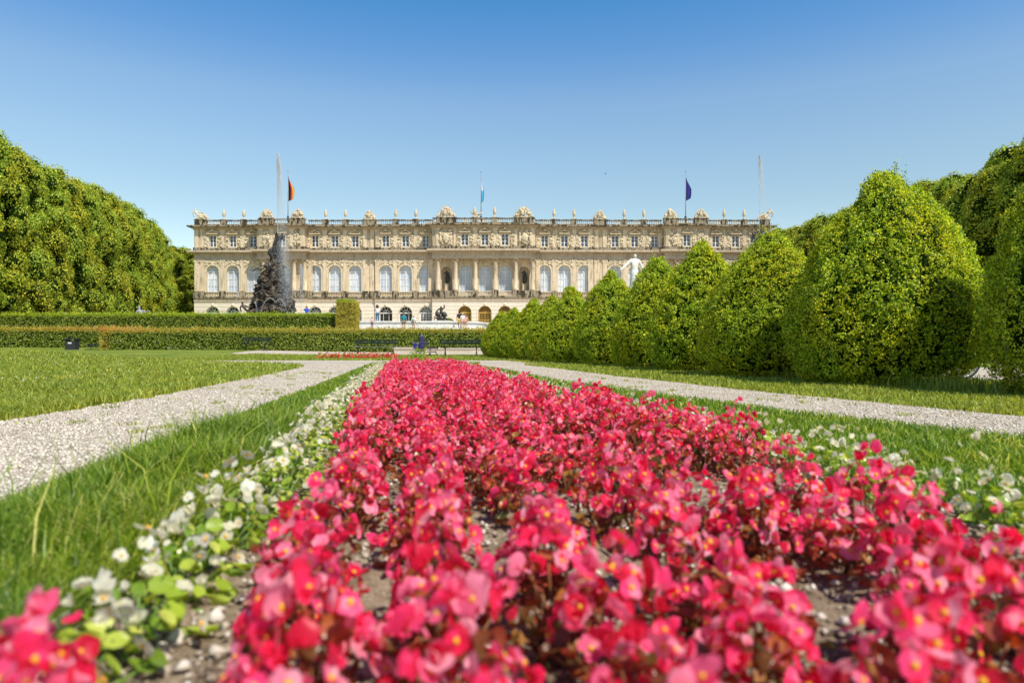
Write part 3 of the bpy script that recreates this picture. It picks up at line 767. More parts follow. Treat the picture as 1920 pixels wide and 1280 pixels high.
for (px, d, tp, w, v), lb in zip(bushes, BL_):
    x = wx(px, d); z = Tf(x, d); h = wz(tp, d) - z
    t = thing('box_bush', lb, 'bush', (x, d, z), R.uniform(0, 6.28), 'clipped box bushes in a row along the right path')
    t.scale = (w * .94 / 2.64, w * .94 / 2.64, h / 2.95)
    for nm, me in zip(('crown', 'shade_core', 'stem'), BUSH[v]): link(nm, me, t)

# ================================================================== HEDGES
def hedge(x0, x1, y0, y1, ztop, label, leafm, topm, seed, leaf=.09, dens=420, orange=None, zb=None):
    r = np.random.default_rng(seed); cx = (x0 + x1) / 2
    zb = Tf(cx, y0) if zb is None else zb; H = ztop - zb; W = x1 - x0; Dp = y1 - y0
    t = thing('hedge', label, 'hedge', (cx, y0, zb))
    def face(n, fx, fy, fz, nm, zlim=None):
        P = np.stack([fx(n), fy(n), fz(n)], 1); P += r.normal(size=(n, 3)) * .03
        P += np.array([nm]) * (.05 * fbm(P, 2.5, seed) + .03 * fbm(P, 7, seed + 2))[:, None]
        nn_ = unit(np.tile([nm], (n, 1)) + r.normal(size=(n, 3)) * .35); D = facing(r, nn_, .4, .2); L = leaf * r.uniform(.6, 1.35, n)
        return P, kites(P, D, nn_ + r.normal(size=(n, 3)) * .4 + [[0, 0, .2]], L, L * .65)
    U = lambda a, b: (lambda n: r.uniform(a, b, n)); C = lambda a: (lambda n: np.full(n, a))
    parts = [face(int(W * H * dens), U(x0, x1), C(y0), U(zb, ztop), (0, -1, 0)), face(int(W * Dp * dens * .8), U(x0, x1), U(y0, y1), C(ztop), (0, 0, 1)),
             face(int(Dp * H * dens * .8), C(x0), U(y0, y1), U(zb, ztop), (-1, 0, 0)), face(int(Dp * H * dens * .8), C(x1), U(y0, y1), U(zb, ztop), (1, 0, 0)),
             face(int(W * H * dens * .25), U(x0, x1), C(y1), U(zb, ztop), (0, 1, 0))]
    V = np.concatenate([p[1] for p in parts]) - np.array([cx, y0, zb])
    link('foliage', np_mesh('foliage', V, 4, leafm), t)
    b = B(); b.box(x0 + .1 - cx, x1 - .1 - cx, .1, Dp - .1, -.05, H - .1); link('shade_core', b.mesh('shade_core', M['core']), t)
    if topm:
        n = int(W * Dp * 300 + W * 260); P = np.stack([r.uniform(x0, x1, n), np.where(r.uniform(0, 1, n) < .55, y0 + abs(r.normal(size=n)) * .08, r.uniform(y0, y1, n)), ztop - .14 + np.abs(r.normal(size=n)) * .15], 1)
        P[:, 2] += .05 * fbm(P, 3, 4) ; mi = np.zeros(n, int)
        if orange: mi = (np.abs(P[:, 0] - orange[0]) < orange[1] * r.uniform(.3, 1.3, n)).astype(int)
        D = unit(r.normal(size=(n, 3)) * .5 + [[0, 0, 1]]); L = leaf * r.uniform(.8, 1.8, n)
        V = kites(P, D, r.normal(size=(n, 3)), L, L * .4) - np.array([cx, y0, zb])
        link('young_shoots', np_mesh('young_shoots', V, 4, [topm, M['hedge_orange']], mi), t)
    return t
hedge(-27.1, 17, 46, 47.2, 1.62, 'long dark front hedge with yellow tips behind the benches', M['hedge_leaf'], M['hedge_top'], 31, orange=(-28, 5))
hedge(-62, -27.4, 50.5, 51.7, 1.82, 'far left section of the front hedge with rusty orange tips, behind the litter bin', M['hedge_leaf'], M['hedge_top'], 32, leaf=.10, dens=330, orange=(-29, 6))
hedge(-27.9, -26.8, 46.2, 51.4, 1.66, 'rusty yellow corner of the front hedge where its two sections meet', M['hedge_top'], M['hedge_orange'], 33, leaf=.09, dens=420, orange=(-27.4, 3))
hedge(-62, wx(627, 60), 60, 61.1, wz(591, 60), 'low bright green clipped hedge on the upper terrace in front of the rock fountain', M['hedge_leaf'], M['hedge_lime'], 34, leaf=.10, dens=300, zb=2.05)
# tall hedge pillar
d = 59.0; hedge(wx(630, d), wx(666, d), d, d + 1.5, wz(566, d), 'tall square hedge pillar with yellow sides at the right end of the upper hedge', M['hedge_top'], M['hedge_lime'], 35, leaf=.10, dens=500, zb=1.95)

# ================================================================== TREES
def tree_meshes(seed, H=19.0, Rr=4.6, ncl=165, per=270, low=.09):
    r = np.random.default_rng(seed)
    vs = []; cs = B()
    for i in range(ncl):
        t = r.uniform(0, 1) ** .85; a = r.uniform(0, 2 * PI)
        prof = min(1.0, (.80 + .35 * math.sin(PI * min(1, t * 1.15)))) * (1 if t < .72 else math.sqrt(max(.02, 1 - ((t - .72) / .30) ** 2)))
        rr = Rr * prof * (.70 + .24 * r.uniform()); z = H * (low + (1 - low - .05) * t)
        c = np.array([rr * math.cos(a), rr * math.sin(a), z]); R0 = r.uniform(.7, 1.6)
        n = per; dv = unit(r.normal(size=(n, 3)) * np.array([1, 1, 1.0]) + np.array([[math.cos(a) * .35, math.sin(a) * .35, .35]]))
        P = c + dv * R0 * r.uniform(.72, 1.08, (n, 1)) * np.array([1, 1, .85])
        D = facing(r, dv, .3, -.15); L = r.uniform(.13, .30, n)
        vs.append(kites(P, D, dv + r.normal(size=(n, 3)) * .45, L, L * .75))
        cs.blob(tuple(c * np.array([.93, .93, 1])), (R0 * .72, R0 * .72, R0 * .62), nse=.3, seed=i, seg=(7, 5))
    crown = np_mesh('crown', np.concatenate(vs), 4, M['tree_leaf'])
    b = B(); pr = []
    for k in range(9):
        t = k / 8; q = Rr * .60 * (1 if t < .7 else math.sqrt(max(.0, 1 - ((t - .7) / .32) ** 2))); pr.append((max(q, .2), H * (low + .03 + (.92 - low) * t)))
    cs.lathe((0, 0, 0), pr, 14)
    core = cs.mesh('shade_core', M['core'], True)
    b.tube([(0, 0, -.3), (.1, 0, 2), (-.05, .1, 6), (0, 0, 12)], [.42, .33, .26, .1], 9)
    for q in range(6):
        a = q * 1.05 + r.uniform(0, .4); z0 = r.uniform(1.8, 4)
        b.tube([(0, 0, z0), (1.2 * math.cos(a), 1.2 * math.sin(a), z0 + 1.4), (3 * math.cos(a), 3 * math.sin(a), z0 + 3.4)], [.16, .11, .05], 6)
    return crown, core, b.mesh('trunk', M['trunk'], True)
TR = [tree_meshes(41), tree_meshes(42), tree_meshes(43)]
def tree(x, y, top_z, lb, grp, v, w=1.0, name='park_tree'):
    z = Tf(x, y); h = top_z - z
    t = thing(name, lb, 'tree', (x, y, z), R.uniform(0, 6.28), grp); k = h / 19.0
    t.scale = (w, w, k)
    for nm, me in zip(('crown', 'shade_core', 'trunk'), TR[v % 3]): link(nm, me, t)
    return t
ordn = ['nearest', 'second', 'third', 'fourth', 'fifth', 'sixth', 'seventh', 'eighth', 'ninth', 'tenth', 'eleventh', 'twelfth']
gl = 'tall lime trees lining the left side of the palace garden'
#   px of crown centre, distance, top row
left = []
for i in range(12):
    d = 57 + 4.1 * i; X_ = -48 - (d - 64) * .165; px = X_ * F / d + 960
    left.append((px, d, 262 + .53 * px + (R.uniform(-9, 9)) + (14 if i == 11 else 0)))
for i, (px, d, tp) in enumerate(left):
    tree(wx(px, d), d, wz(tp, d), ('tall full lime tree, %s in the left avenue counted from the photo edge' % ordn[i]), gl, i, .70)
far = [(272, 118, 450), (305, 124, 466), (335, 131, 462), (362, 137, 468)]
for i, (px, d, tp) in enumerate(far):
    tree(wx(px, d), d, wz(tp, d), 'lower park tree in the group left of the palace, %s from the left' % ['first', 'second', 'third', 'fourth'][i], 'lower trees left of the palace', i + 1, .95)
gr_ = 'park trees rising behind the box bushes on the right'
right = [(1468, 126, 428), (1505, 118, 422), (1545, 110, 405), (1590, 102, 392), (1640, 95, 372), (1695, 88, 362), (1750, 82, 338), (1800, 77, 328), (1850, 71, 322), (1915, 66, 270), (1985, 61, 235)]
for i, (px, d, tp) in enumerate(right):
    tree(wx(px, d), d, wz(tp, d), 'rounded green park tree on the right, %s counted from the palace corner' % (ordn[i] if i else 'first'), gr_, i + 2, .95)

# ================================================================== PALACE
PD = 117.0
PX = lambda x, d=PD: wx(x, d)
PZ = lambda y: wz(y, PD)
GZ = 4.55
pal = thing('palace', 'long three storey sandstone palace with a balustrade, arched windows and a columned centre', 'palace', (PX(905), PD, GZ))
def pb(b, name, m, parent=None, smooth=False): return b.build(name, m, parent or pal, smooth=smooth)
SEC = [(364, 487, 117, 117, 117), (487, 577, 115.8, 117.0, 115.8), (577, 704, 117, 117, 117), (704, 813, 116.7, 116.7, 116.7), (813, 1003, 115.0, 116.7, 115.0),
       (1003, 1112, 116.7, 116.7, 116.7), (1112, 1243, 117, 117, 117), (1243, 1326, 115.8, 117.0, 115.8), (1326, 1443, 117, 117, 117)]
WIN = [[399, 436.6, 474.4], [532.8], [590.7, 628, 666], [723.8, 761, 798.8], [873, 910, 947], [1021, 1058, 1095.3], [1153.4, 1190, 1227.5], [1284.7], [1342, 1379, 1413]]
def arch_cell(b, x0, x1, z0, z1, cx, w, zb, zs, y, rev, arch=True, n=14):
    """wall cell with an arched (or square) opening and its reveals"""
    r = w / 2; pts = [(cx - r, zb), (cx - r, zs)]
    if arch: pts += [(cx - r * math.cos(PI * i / n), zs + r * math.sin(PI * i / n)) for i in range(1, n)]
    pts += [(cx + r, zs), (cx + r, zb)]
    def q(p0, p1, p2, p3): b.add([(p[0], y, p[1]) for p in (p0, p1, p2, p3)], [(0, 1, 2, 3)])
    q((x0, z0), (x1, z0), (x1, zb), (x0, zb)) if zb > z0 + .001 else None
    q((x0, zb), (cx - r, zb), (cx - r, zs), (x0, zs)); q((cx + r, zb), (x1, zb), (x1, zs), (cx + r, zs))
    top = pts[1:-1]
    for i in range(len(top) - 1):
        (ax, az), (bx, bz) = top[i], top[i + 1]
        q((ax, az), (bx, bz), (bx, z1), (ax, z1))
    q((x0, zs), (cx - r, zs), (cx - r, z1), (x0, z1)); q((cx + r, zs), (x1, zs), (x1, z1), (cx + r, z1))
    for i in range(len(pts) - 1):
        (ax, az), (bx, bz) = pts[i], pts[i + 1]
        b.add([(ax, y, az), (bx, y, bz), (bx, y + rev, bz), (ax, y + rev, az)], [(0, 1, 2, 3)])
    b.add([(cx - r, y, zb), (cx + r, y, zb), (cx + r, y + rev, zb), (cx - r, y + rev, zb)], [(0, 1, 2, 3)])
ground = B(); mainw = B(); attic = B(); corn = B(); frz = B(); plinth = B(); topc = B()
zG0, zG1 = GZ - .4, PZ(557); zM0, zM1 = PZ(557), PZ(487); zA0, zA1 = PZ(470), PZ(431); zT = PZ(424)
W_MAIN, W_AT, W_GR = 2.15, 1.15, 2.25
zwb, zws = PZ(548.5), PZ(497.5) - W_MAIN / 2
zgs = PZ(574.5) - W_GR / 2
REV = .62
core = B(); core.box(PX(366), PX(1441), 117.9, 140, GZ - .4, zT - .2); 
winlist = []
for (x0, x1, yg, ym, ya), ws in zip(SEC, WIN):
    X0, X1 = PX(x0), PX(x1); cs = [PX(w) for w in ws]
    if x0 == 813: inner = [PX(855), (PX(873) + PX(910)) / 2, (PX(910) + PX(947)) / 2, PX(966)]
    elif len(ws) == 1: inner = [PX(514), PX(551.5)] if x0 == 487 else [PX(1270), PX(1300)]
    else: inner = [X0] + [(a + b_) / 2 for a, b_ in zip(cs, cs[1:])] + [X1]
    for k, c in enumerate(cs):
        a, e = inner[k], inner[k + 1]
        arch_cell(ground, a, e, zG0, zG1, c, W_GR, GZ + .06, zgs, yg, REV)
        arch_cell(mainw, a, e, zM0, zM1, c, W_MAIN, zwb, zws, ym, REV)
        arch_cell(attic, a, e, zA0, zA1, c, W_AT, PZ(463), PZ(442), ya, .3, arch=False)
        winlist.append((x0, ws[k], c, yg, ym, ya))
    for a, e in ((X0, inner[0]), (inner[-1], X1)):
        if e - a > .01:
            ground.add([(a, yg, zG0), (e, yg, zG0), (e, yg, zG1), (a, yg, zG1)], [(0, 1, 2, 3)])
            attic.add([(a, ya, zA0), (e, ya, zA0), (e, ya, zA1), (a, ya, zA1)], [(0, 1, 2, 3)])
            if x0 == 813:
                mc = (a + e) / 2; nc_ = PX(838) if a < PX(900) else PX(983)
                arch_cell(mainw, a, e, zM0, zM1, nc_, 1.75, PZ(547), PZ(500) - .9, ym, 1.0)
                mainw.add([(nc_ - .9, ym + .98, zM0), (nc_ + .9, ym + .98, zM0), (nc_ + .9, ym + .98, zM1), (nc_ - .9, ym + .98, zM1)], [(0, 1, 2, 3)])
            else: mainw.add([(a, ym, zM0), (e, ym, zM0), (e, ym, zM1), (a, ym, zM1)], [(0, 1, 2, 3)])
    for bb, z0, z1, yy in ((ground, zG0, zG1, yg), (mainw, zM0, zM1, ym), (attic, zA0, zA1, ya)):
        for xx in (X0, X1): bb.add([(xx, yy, z0), (xx, 118.2, z0), (xx, 118.2, z1), (xx, yy, z1)], [(0, 1, 2, 3)])
    e = .004 * (x0 % 7)
    # floor of the loggias, belt course, entablature, cornices
    plinth.box(X0 - .12, X1 + .12, yg - .32 + e, 118.1, PZ(559) + e, PZ(556.4) + e)
    frz.box(X0 - .05, X1 + .05, yg - .12 - e, 118.05, PZ(565.5) + e, PZ(559) + e)
    frz.box(X0 - .02, X1 + .02, ya - .10 + e, 118.15, PZ(487), PZ(481.5))
    frz.box(X0 + .03, X1 - .03, ya - .03 + e, 118.12, PZ(481.5), PZ(476))
    corn.box(X0 - .30, X1 + .30, ya - .35 - e, 118.3, PZ(476) + e, PZ(474) + e)
    corn.box(X0 - .80, X1 + .80, ya - .95 - e, 118.32, PZ(474) + e, PZ(470.5) + e)
    plinth.box(X0 - .14, X1 + .14, ya - .16 - e, 118.21, PZ(470.5) + e, PZ(464.3))
    corn.box(X0 - .14, X1 + .14, ya - .16 - e, 118.25, PZ(431), PZ(428.6) + e)
    corn.box(X0 - .42, X1 + .42, ya - .46 - e, 118.27, PZ(428.6) + e, PZ(426.5) + e)
    topc.box(X0 - .85, X1 + .85, ya - 1.0 - e, 118.31, PZ(426.5) + e, zT + e)
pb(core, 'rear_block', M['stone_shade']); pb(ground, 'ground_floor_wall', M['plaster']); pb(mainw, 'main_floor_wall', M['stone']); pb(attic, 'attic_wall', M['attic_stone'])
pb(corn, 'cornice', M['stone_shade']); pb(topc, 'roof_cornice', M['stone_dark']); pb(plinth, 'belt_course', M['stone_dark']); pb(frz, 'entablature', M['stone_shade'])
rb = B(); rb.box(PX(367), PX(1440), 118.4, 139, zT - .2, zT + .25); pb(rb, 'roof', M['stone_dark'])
# shared window meshes, origin at sill centre
def arch_ring(b, w, zs, t, y0, y1, zb=0, n=14, mi=0):
    r = w / 2; o = [(-r - t, zb)] + [(-(r + t) * math.cos(PI * i / n), zs + (r + t) * math.sin(PI * i / n)) for i in range(n + 1)] + [(r + t, zb)]
    q = [(-r, zb)] + [(-r * math.cos(PI * i / n), zs + r * math.sin(PI * i / n)) for i in range(n + 1)] + [(r, zb)]
    for i in range(len(o) - 1):
        A, Bq, C_, D_ = o[i], o[i + 1], q[i + 1], q[i]
        b.add([(A[0], y0, A[1]), (Bq[0], y0, Bq[1]), (C_[0], y0, C_[1]), (D_[0], y0, D_[1])], [(0, 1, 2, 3)], mi)
        b.add([(A[0], y0, A[1]), (Bq[0], y0, Bq[1]), (Bq[0], y1, Bq[1]), (A[0], y1, A[1])], [(3, 2, 1, 0)], mi)
        b.add([(D_[0], y0, D_[1]), (C_[0], y0, C_[1]), (C_[0], y1, C_[1]), (D_[0], y1, D_[1])], [(0, 1, 2, 3)], mi)
def pane_mesh(w, zs, name, m, zb=0):
    b = B(); n = 14; r = w / 2
    pts = [(-r, 0, zb)] + [(-r * math.cos(PI * i / n), 0, zs + r * math.sin(PI * i / n)) for i in range(n + 1)] + [(r, 0, zb)]
    b.add(pts, [tuple(range(len(pts)))]); return b.mesh(name, m)
hs = zws - zwb
b = B(); arch_ring(b, W_MAIN, hs, .26, -.09, .02); arch_ring(b, W_MAIN + .52, hs, .10, -.04, .02)
for s in (-1, 1): b.box(s * 1.22 - .22, s * 1.22 + .22, -.12, .0, hs - .1, hs + .08)
b.box(-.2, .2, -.22, 0, hs + 1.0, hs + 1.55); ME_SUR = b.mesh('surround', M['stone_relief'])
b = B(); arch_ring(b, W_MAIN - .16, hs, .08, -.06, .02)
b.box(-.07, .07, -.07, 0, 0, hs + 1.05); b.box(-1.04, 1.04, -.08, 0, hs - .07, hs + .08)
for z in (.03, hs * .33, hs * .66): b.box(-1.0, 1.0, -.05, 0, z - .025, z + .03)
for s in (-1, 1): b.box(s * .53 - .025, s * .53 + .025, -.045, 0, 0, hs); 
for s in (-1, 1): b.tube([(0, -.03, hs), (s * .62, -.03, hs + .8)], .03, 4)
ME_FR = b.mesh('frame', M['white_paint']); ME_PA = pane_mesh(W_MAIN, hs, 'pane', M['pane_tall'])
hb = PZ(547) - PZ(556)
b = B(); b.box(-1.15, 1.15, -.12, .12, 0, .12); b.box(-1.15, 1.15, -.14, .14, hb - .12, hb)
for i in range(8):
    b.lathe((-1.0 + i * 2 / 7, 0, .12), [(.05, 0), (.085, hb * .22), (.045, hb * .45), (.07, hb * .7)], 6)
ME_BAL = b.mesh('balustrade', M['stone_relief'])
ha = PZ(442) - PZ(463)
b = B(); b.box(-.58, -.50, -.05, 0, 0, ha); b.box(.50, .58, -.05, 0, 0, ha); b.box(-.07, .07, -.06, 0, 0, ha); b.box(-.58, .58, -.055, 0, 0, .09); b.box(-.58, .58, -.055, 0, ha - .08, ha)
for z in (.36, .68): b.box(-.52, .52, -.04, 0, ha * z - .03, ha * z + .03)
ME_AF = b.mesh('frame', M['white_paint']); b = B(); b.add([(-.58, 0, 0), (.58, 0, 0), (.58, 0, ha), (-.58, 0, ha)], [(0, 1, 2, 3)]); ME_AP = b.mesh('pane', M['pane_dark'])
b = B()
for s in (-1, 1): b.box(s * .68 - .1, s * .68 + .1, -.1, .01, -.1, ha + .08)
b.box(-.82, .82, -.18, .01, -.22, -.1); b.box(-.95, .95, -.48, .01, ha + .22, ha + .34)
for i in range(8): 
    a0 = PI * (i + .5) / 8; b.blob((-.75 * math.cos(a0), -.22, ha + .42 + .35 * math.sin(a0)), (.2, .16, .13), nse=.5, seed=i)
b.blob((0, -.3, ha + .95), (.2, .17, .24), nse=.4); ME_AH = b.mesh('surround', M['stone_relief'])
def relief(seed, x0, x1, z0, z1, n, test=lambda x, z: True, r0=.09, r1=.22, y=-.09):
    rnd = random.Random(seed); b = B(); k = 0
    while k < n:
        x, z = rnd.uniform(x0, x1), rnd.uniform(z0, z1)
        if not test(x, z): continue
        k += 1; rr = rnd.uniform(r0, r1)
        b.blob((x, y, z), (rr * rnd.uniform(.6, 1.5), rr * .8, rr * rnd.uniform(.6, 1.6)), nse=.6, rot=Euler((0, rnd.uniform(0, 3), 0)).to_matrix(), seed=k, seg=(6, 4))
    return b
top = zM1 - zwb
ME_SP = [relief(50 + i, -1.42, 1.42, hs + .25, top - .12, 62, lambda x, z: math.hypot(x, z - hs) > 1.5).mesh('spandrel_relief', M['stone_relief'], True) for i in range(3)]
ME_AR = []
for i in range(3):
    b = relief(60 + i, -1.45, 1.45, -.1, ha + .1, 46, lambda x, z: abs(x) > .85, .09, .2); ME_AR.append(b.mesh('relief', M['stone_relief'], True))
hgs = zgs - (GZ + .06)
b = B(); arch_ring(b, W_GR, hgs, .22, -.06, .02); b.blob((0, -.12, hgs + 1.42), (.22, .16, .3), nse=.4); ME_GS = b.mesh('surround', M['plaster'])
b = B(); arch_ring(b, W_GR - .2, hgs, .1, -.06, .02); b.box(-1.05, 1.05, -.08, 0, hgs - .08, hgs + .08)
arch_ring(b, .9, hgs, .06, -.05, 0)
for a in (36, 72, 108, 144): b.tube([(math.cos(math.radians(a)) * .45, -.03, hgs + math.sin(math.radians(a)) * .45), (math.cos(math.radians(a)) * 1.05, -.03, hgs + math.sin(math.radians(a)) * 1.05)], .035, 4)
b.box(-.04, .04, -.05, 0, hgs, hgs + .5)
ME_GF0 = b.mesh('frame', M['white_paint'])
b.box(-.06, .06, -.06, 0, 0, hgs)
for z in (.25, .5, .75): b.box(-1.05, 1.05, -.04, 0, hgs * z - .03, hgs * z + .03)
for s in (-1, 1): b.box(s * .5 - .03, s * .5 + .03, -.045, 0, 0, hgs); b.box(s * .98 - .06, s * .98 + .06, -.05, 0, 0, hgs)
ME_GF = b.mesh('frame', M['white_paint']); ME_GP = pane_mesh(W_GR, hgs, 'pane', M['pane_dark'])
b = B(); arch_ring(b, W_GR - .2, hgs, .1, -.06, .02); b.box(-1.08, 1.08, -.08, 0, hgs - .12, hgs + .1)
for k in range(11): 
    xx = -1 + k * .2; b.box(xx - .018, xx + .018, -.05, 0, 0, hgs)
for rr in (.35, .6, .85): arch_ring(b, rr * 2, hgs, .05, -.05, 0)
for a in range(15, 180, 15): b.tube([(0, -.03, hgs), (math.cos(math.radians(a)) * 1.05, -.03, hgs + math.sin(math.radians(a)) * 1.05)], .02, 4)
b.box(-1.05, 1.05, -.06, 0, .5, .62); b.box(-.06, .06, -.07, 0, 0, hgs)
for s in (-1, 1): b.box(s * 1.0 - .06, s * 1.0 + .06, -.06, 0, 0, hgs)
ME_GG = b.mesh('grille', M['gold']); ME_GD = pane_mesh(W_GR, hgs, 'dark_opening', M['door_dark'])
b = B(); b.add([(-.5, 0, 0), (.5, 0, 0), (.5, 0, 1.8), (-.5, 0, 1.8)], [(0, 1, 2, 3)])
def local(x, y, z): return (x - pal.location.x, y - pal.location.y, z - pal.location.z)
for k, (s0, wpx, c, yg, ym, ya) in enumerate(winlist):
    w = link('arched_window', ME_SUR, pal, local(c, ym, zwb))
    link('frame', ME_FR, w, (0, REV - .07, 0)); link('pane', ME_PA, w, (0, REV - .04, 0))
    if s0 not in (487, 813, 1243): link('spandrel_relief', ME_SP[k % 3], w, (0, .03, 0))
    else: link('spandrel_relief', ME_SP[k % 3], w, (0, .05, 0), scale=(.95, .5, 1))
    yb = (yg if s0 in (487, 813, 1243) else ym) - .16
    link('window_balustrade', ME_BAL, pal, local(c, yb, PZ(556.2)))
    w = link('attic_window', ME_AH, pal, local(c, ya, PZ(463)))
    link('frame', ME_AF, w, (0, .26, 0)); link('pane', ME_AP, w, (0, .29, 0)); link('relief', ME_AR[k % 3], w)
    gate = s0 == 813
    w = link('arched_doorway' if gate or wpx in (723.8, 761) else 'ground_floor_window', ME_GS, pal, local(c, yg, GZ + .06))
    if gate: link('grille', ME_GG, w, (0, REV - .1, 0)); link('dark_opening', ME_GD, w, (0, REV - .02, 0))
    elif wpx in (723.8, 761): link('frame', ME_GF0, w, (0, REV - .07, 0)); link('dark_opening', ME_GD, w, (0, REV - .03, 0))
    else: link('frame', ME_GF, w, (0, REV - .07, 0)); link('pane', ME_GP, w, (0, REV - .03, 0))
# pilasters, columns, pedestals
hp = PZ(487) - PZ(546)
b = B(); b.box(-.42, .42, -.2, .02, .0, .22); b.box(-.36, .36, -.14, .02, .22, hp - .55); b.box(-.44, .44, -.22, .02, hp - .18, hp)
for s in (-1, 1): b.blob((s * .36, -.16, hp - .33), (.15, .11, .17), nse=.1)
b.box(-.34, .34, -.17, .02, hp - .55, hp - .18); ME_PIL = b.mesh('pilaster', M['stone'])
b = B(); b.lathe((0, 0, 0), [(.47, 0), (.47, .12), (.40, .2), (.44, .28), (.37, .36), (.365, hp * .4), (.31, hp - .6), (.36, hp - .52), (.38, hp - .4)], 18)
b.box(-.46, .46, -.4, .4, hp - .16, hp)
for s in (-1, 1): b.lathe((s * .37, 0, hp - .3), [(.05, -.17), (.15, -.1), (.17, 0), (.15, .1), (.05, .16)], 10, sy=2.2)
ME_COLM = b.mesh('column', M['stone'], True)
b = B(); b.box(-.5, .5, -.3, .3, 0, PZ(546) - PZ(556.3)); ME_PED = b.mesh('pedestal', M['stone_dark'])
hA = PZ(431) - PZ(464.3)
b = B(); b.box(-.34, .34, -.12, .02, 0, hA - .3); b.box(-.42, .42, -.16, .02, hA - .3, hA - .02); ME_AT = b.mesh('attic_pilaster', M['stone'])
pil = [(369, 0), (380, 0), (418, 0), (455.5, 0), (582.5, 0), (609.5, 0), (647, 0), (685, 0), (698, 0), (708.5, 0), (742, 0), (779.6, 0), (807.5, 0), (1009, 0), (1039.5, 0), (1076.5, 0), (1106, 0), (1118, 0), (1134, 0), (1171.5, 0), (1208.7, 0), (1237.5, 0),
       (1332, 0), (1360.5, 0), (1396, 0), (1431, 0), (1438.5, 0)]
def secat(px):
    for s in SEC:
        if s[0] <= px <= s[1]: return s
for px, _ in pil:
    s = secat(px); link('pilaster', ME_PIL, pal, local(PX(px), s[3], PZ(546))); link('pedestal', ME_PED, pal, local(PX(px), s[3] - .03, PZ(556.3)), scale=(.95, 1, 1))
    link('attic_pilaster', ME_AT, pal, local(PX(px), s[4], PZ(464.3)))
for px in (494, 514, 551.5, 571.5, 822.8, 855, 892, 929.5, 967, 999, 1249.5, 1270, 1299.5, 1320):
    s = secat(px); link('column', ME_COLM, pal, local(PX(px, 116.2), s[2] + .42, PZ(546))); link('pedestal', ME_PED, pal, local(PX(px), s[2] + .13, PZ(556.3)), scale=(1, 1.3, 1))
    if px not in (855, 967): link('attic_pilaster', ME_AT, pal, local(PX(px), s[4], PZ(464.3)))
    else: link('attic_pilaster', ME_AT, pal, local(PX(px), s[4], PZ(464.3)), scale=(.7, 1, 1))
# parapets below niches and outer portico bays
b = B()
for a, e, yy in ((826, 851, 115.0), (971, 996, 115.0), (498, 510, 115.8), (555, 568, 115.8), (1253, 1266, 115.8), (1303, 1316, 115.8)):
    b.box(PX(a), PX(e), yy - .1, yy + .25, PZ(556.3), PZ(546.5))
pb(b, 'loggia_parapet', M['stone_dark'])
# attic relief panels
def panel(px0, px1, y, seed, round_=False):
    x0, x1 = PX(px0), PX(px1); z0, z1 = PZ(462), PZ(436); c = (x0 + x1) / 2; w = (x1 - x0) / 2; h = (z1 - z0)
    b = relief(seed, -w, w, 0, h, int(w * h * 26), r0=.1, r1=.24)
    if round_: b.blob((0, -.12, h * .5), (.55, .25, .75), nse=.3, seg=(12, 8))
    for s in (-1, 1):
        if w > 1: b.blob((s * w * .8, -.18, h * .75), (.18, .18, .25), nse=.2); b.blob((s * w * .8, -.18, h * .38), (.24, .2, .6), nse=.5)
    pr = b.mesh('relief_panel', M['stone_relief'], True); link('relief_panel', pr, pal, local(c, y - .06, z0))
panel(826, 850, 115.0, 70, True); panel(972, 996, 115.0, 71, True); panel(498, 511, 115.8, 72); panel(555, 568, 115.8, 73); panel(1253, 1267, 115.8, 74); panel(1303, 1317, 115.8, 75)
# roof parapet: piers and balustrade runs
piers = [(375, 22), (418, 9), (455.5, 9), (503.5, 27), (561, 27), (609.5, 9), (647, 9), (692, 24), (742, 9), (779.6, 9), (838.5, 37), (891, 9), (928, 9), (981, 37), (1039, 9), (1076.5, 9),
         (1125, 25), (1171, 9), (1208, 9), (1255, 26), (1312, 26), (1359, 9), (1396.6, 9), (1436, 17)]
zb0, zb1 = zT + .02, PZ(411.5)
def ypar(px): return secat(min(max(px, 365), 1442))[4] + .05
for (px, w) in piers:
    y = ypar(px); X0, X1 = PX(px - w / 2), PX(px + w / 2); b = B()
    b.box(X0, X1, y, y + .7, zb0, zb1 - .1); b.box(X0 - .06, X1 + .06, y - .07, y + .77, zb1 - .1, zb1 + .04)
    pb(b, 'parapet_pier', M['stone_dark'])
hB = zb1 - zb0
for (a, wa), (c, wc) in zip(piers, piers[1:]):
    p0, p1 = a + wa / 2, c - wc / 2
    # split where the wall steps
    cuts = [p0] + [q for q in (487, 577, 704, 813, 1003, 1112, 1243, 1326) if p0 < q < p1] + [p1]
    for u, v in zip(cuts, cuts[1:]):
        y = ypar((u + v) / 2); X0, X1 = PX(u) + .02, PX(v) - .02; b = B()
        if X1 - X0 < .1: continue
        b.box(X0, X1, y + .05, y + .55, zb0, zb0 + .30, 1); b.box(X0, X1, y + .05, y + .55, zb1 - .2, zb1 - .03, 1)
        n = max(1, int((X1 - X0) / .34))
        for i in range(n):
            b.lathe((X0 + (i + .5) * (X1 - X0) / n, y + .3, zb0 + .30), [(.07, 0), (.11, .14), (.06, .36), (.09, hB - .52)], 6)
        pb(b, 'roof_balustrade', [M['stone_relief'], M['stone_dark']])
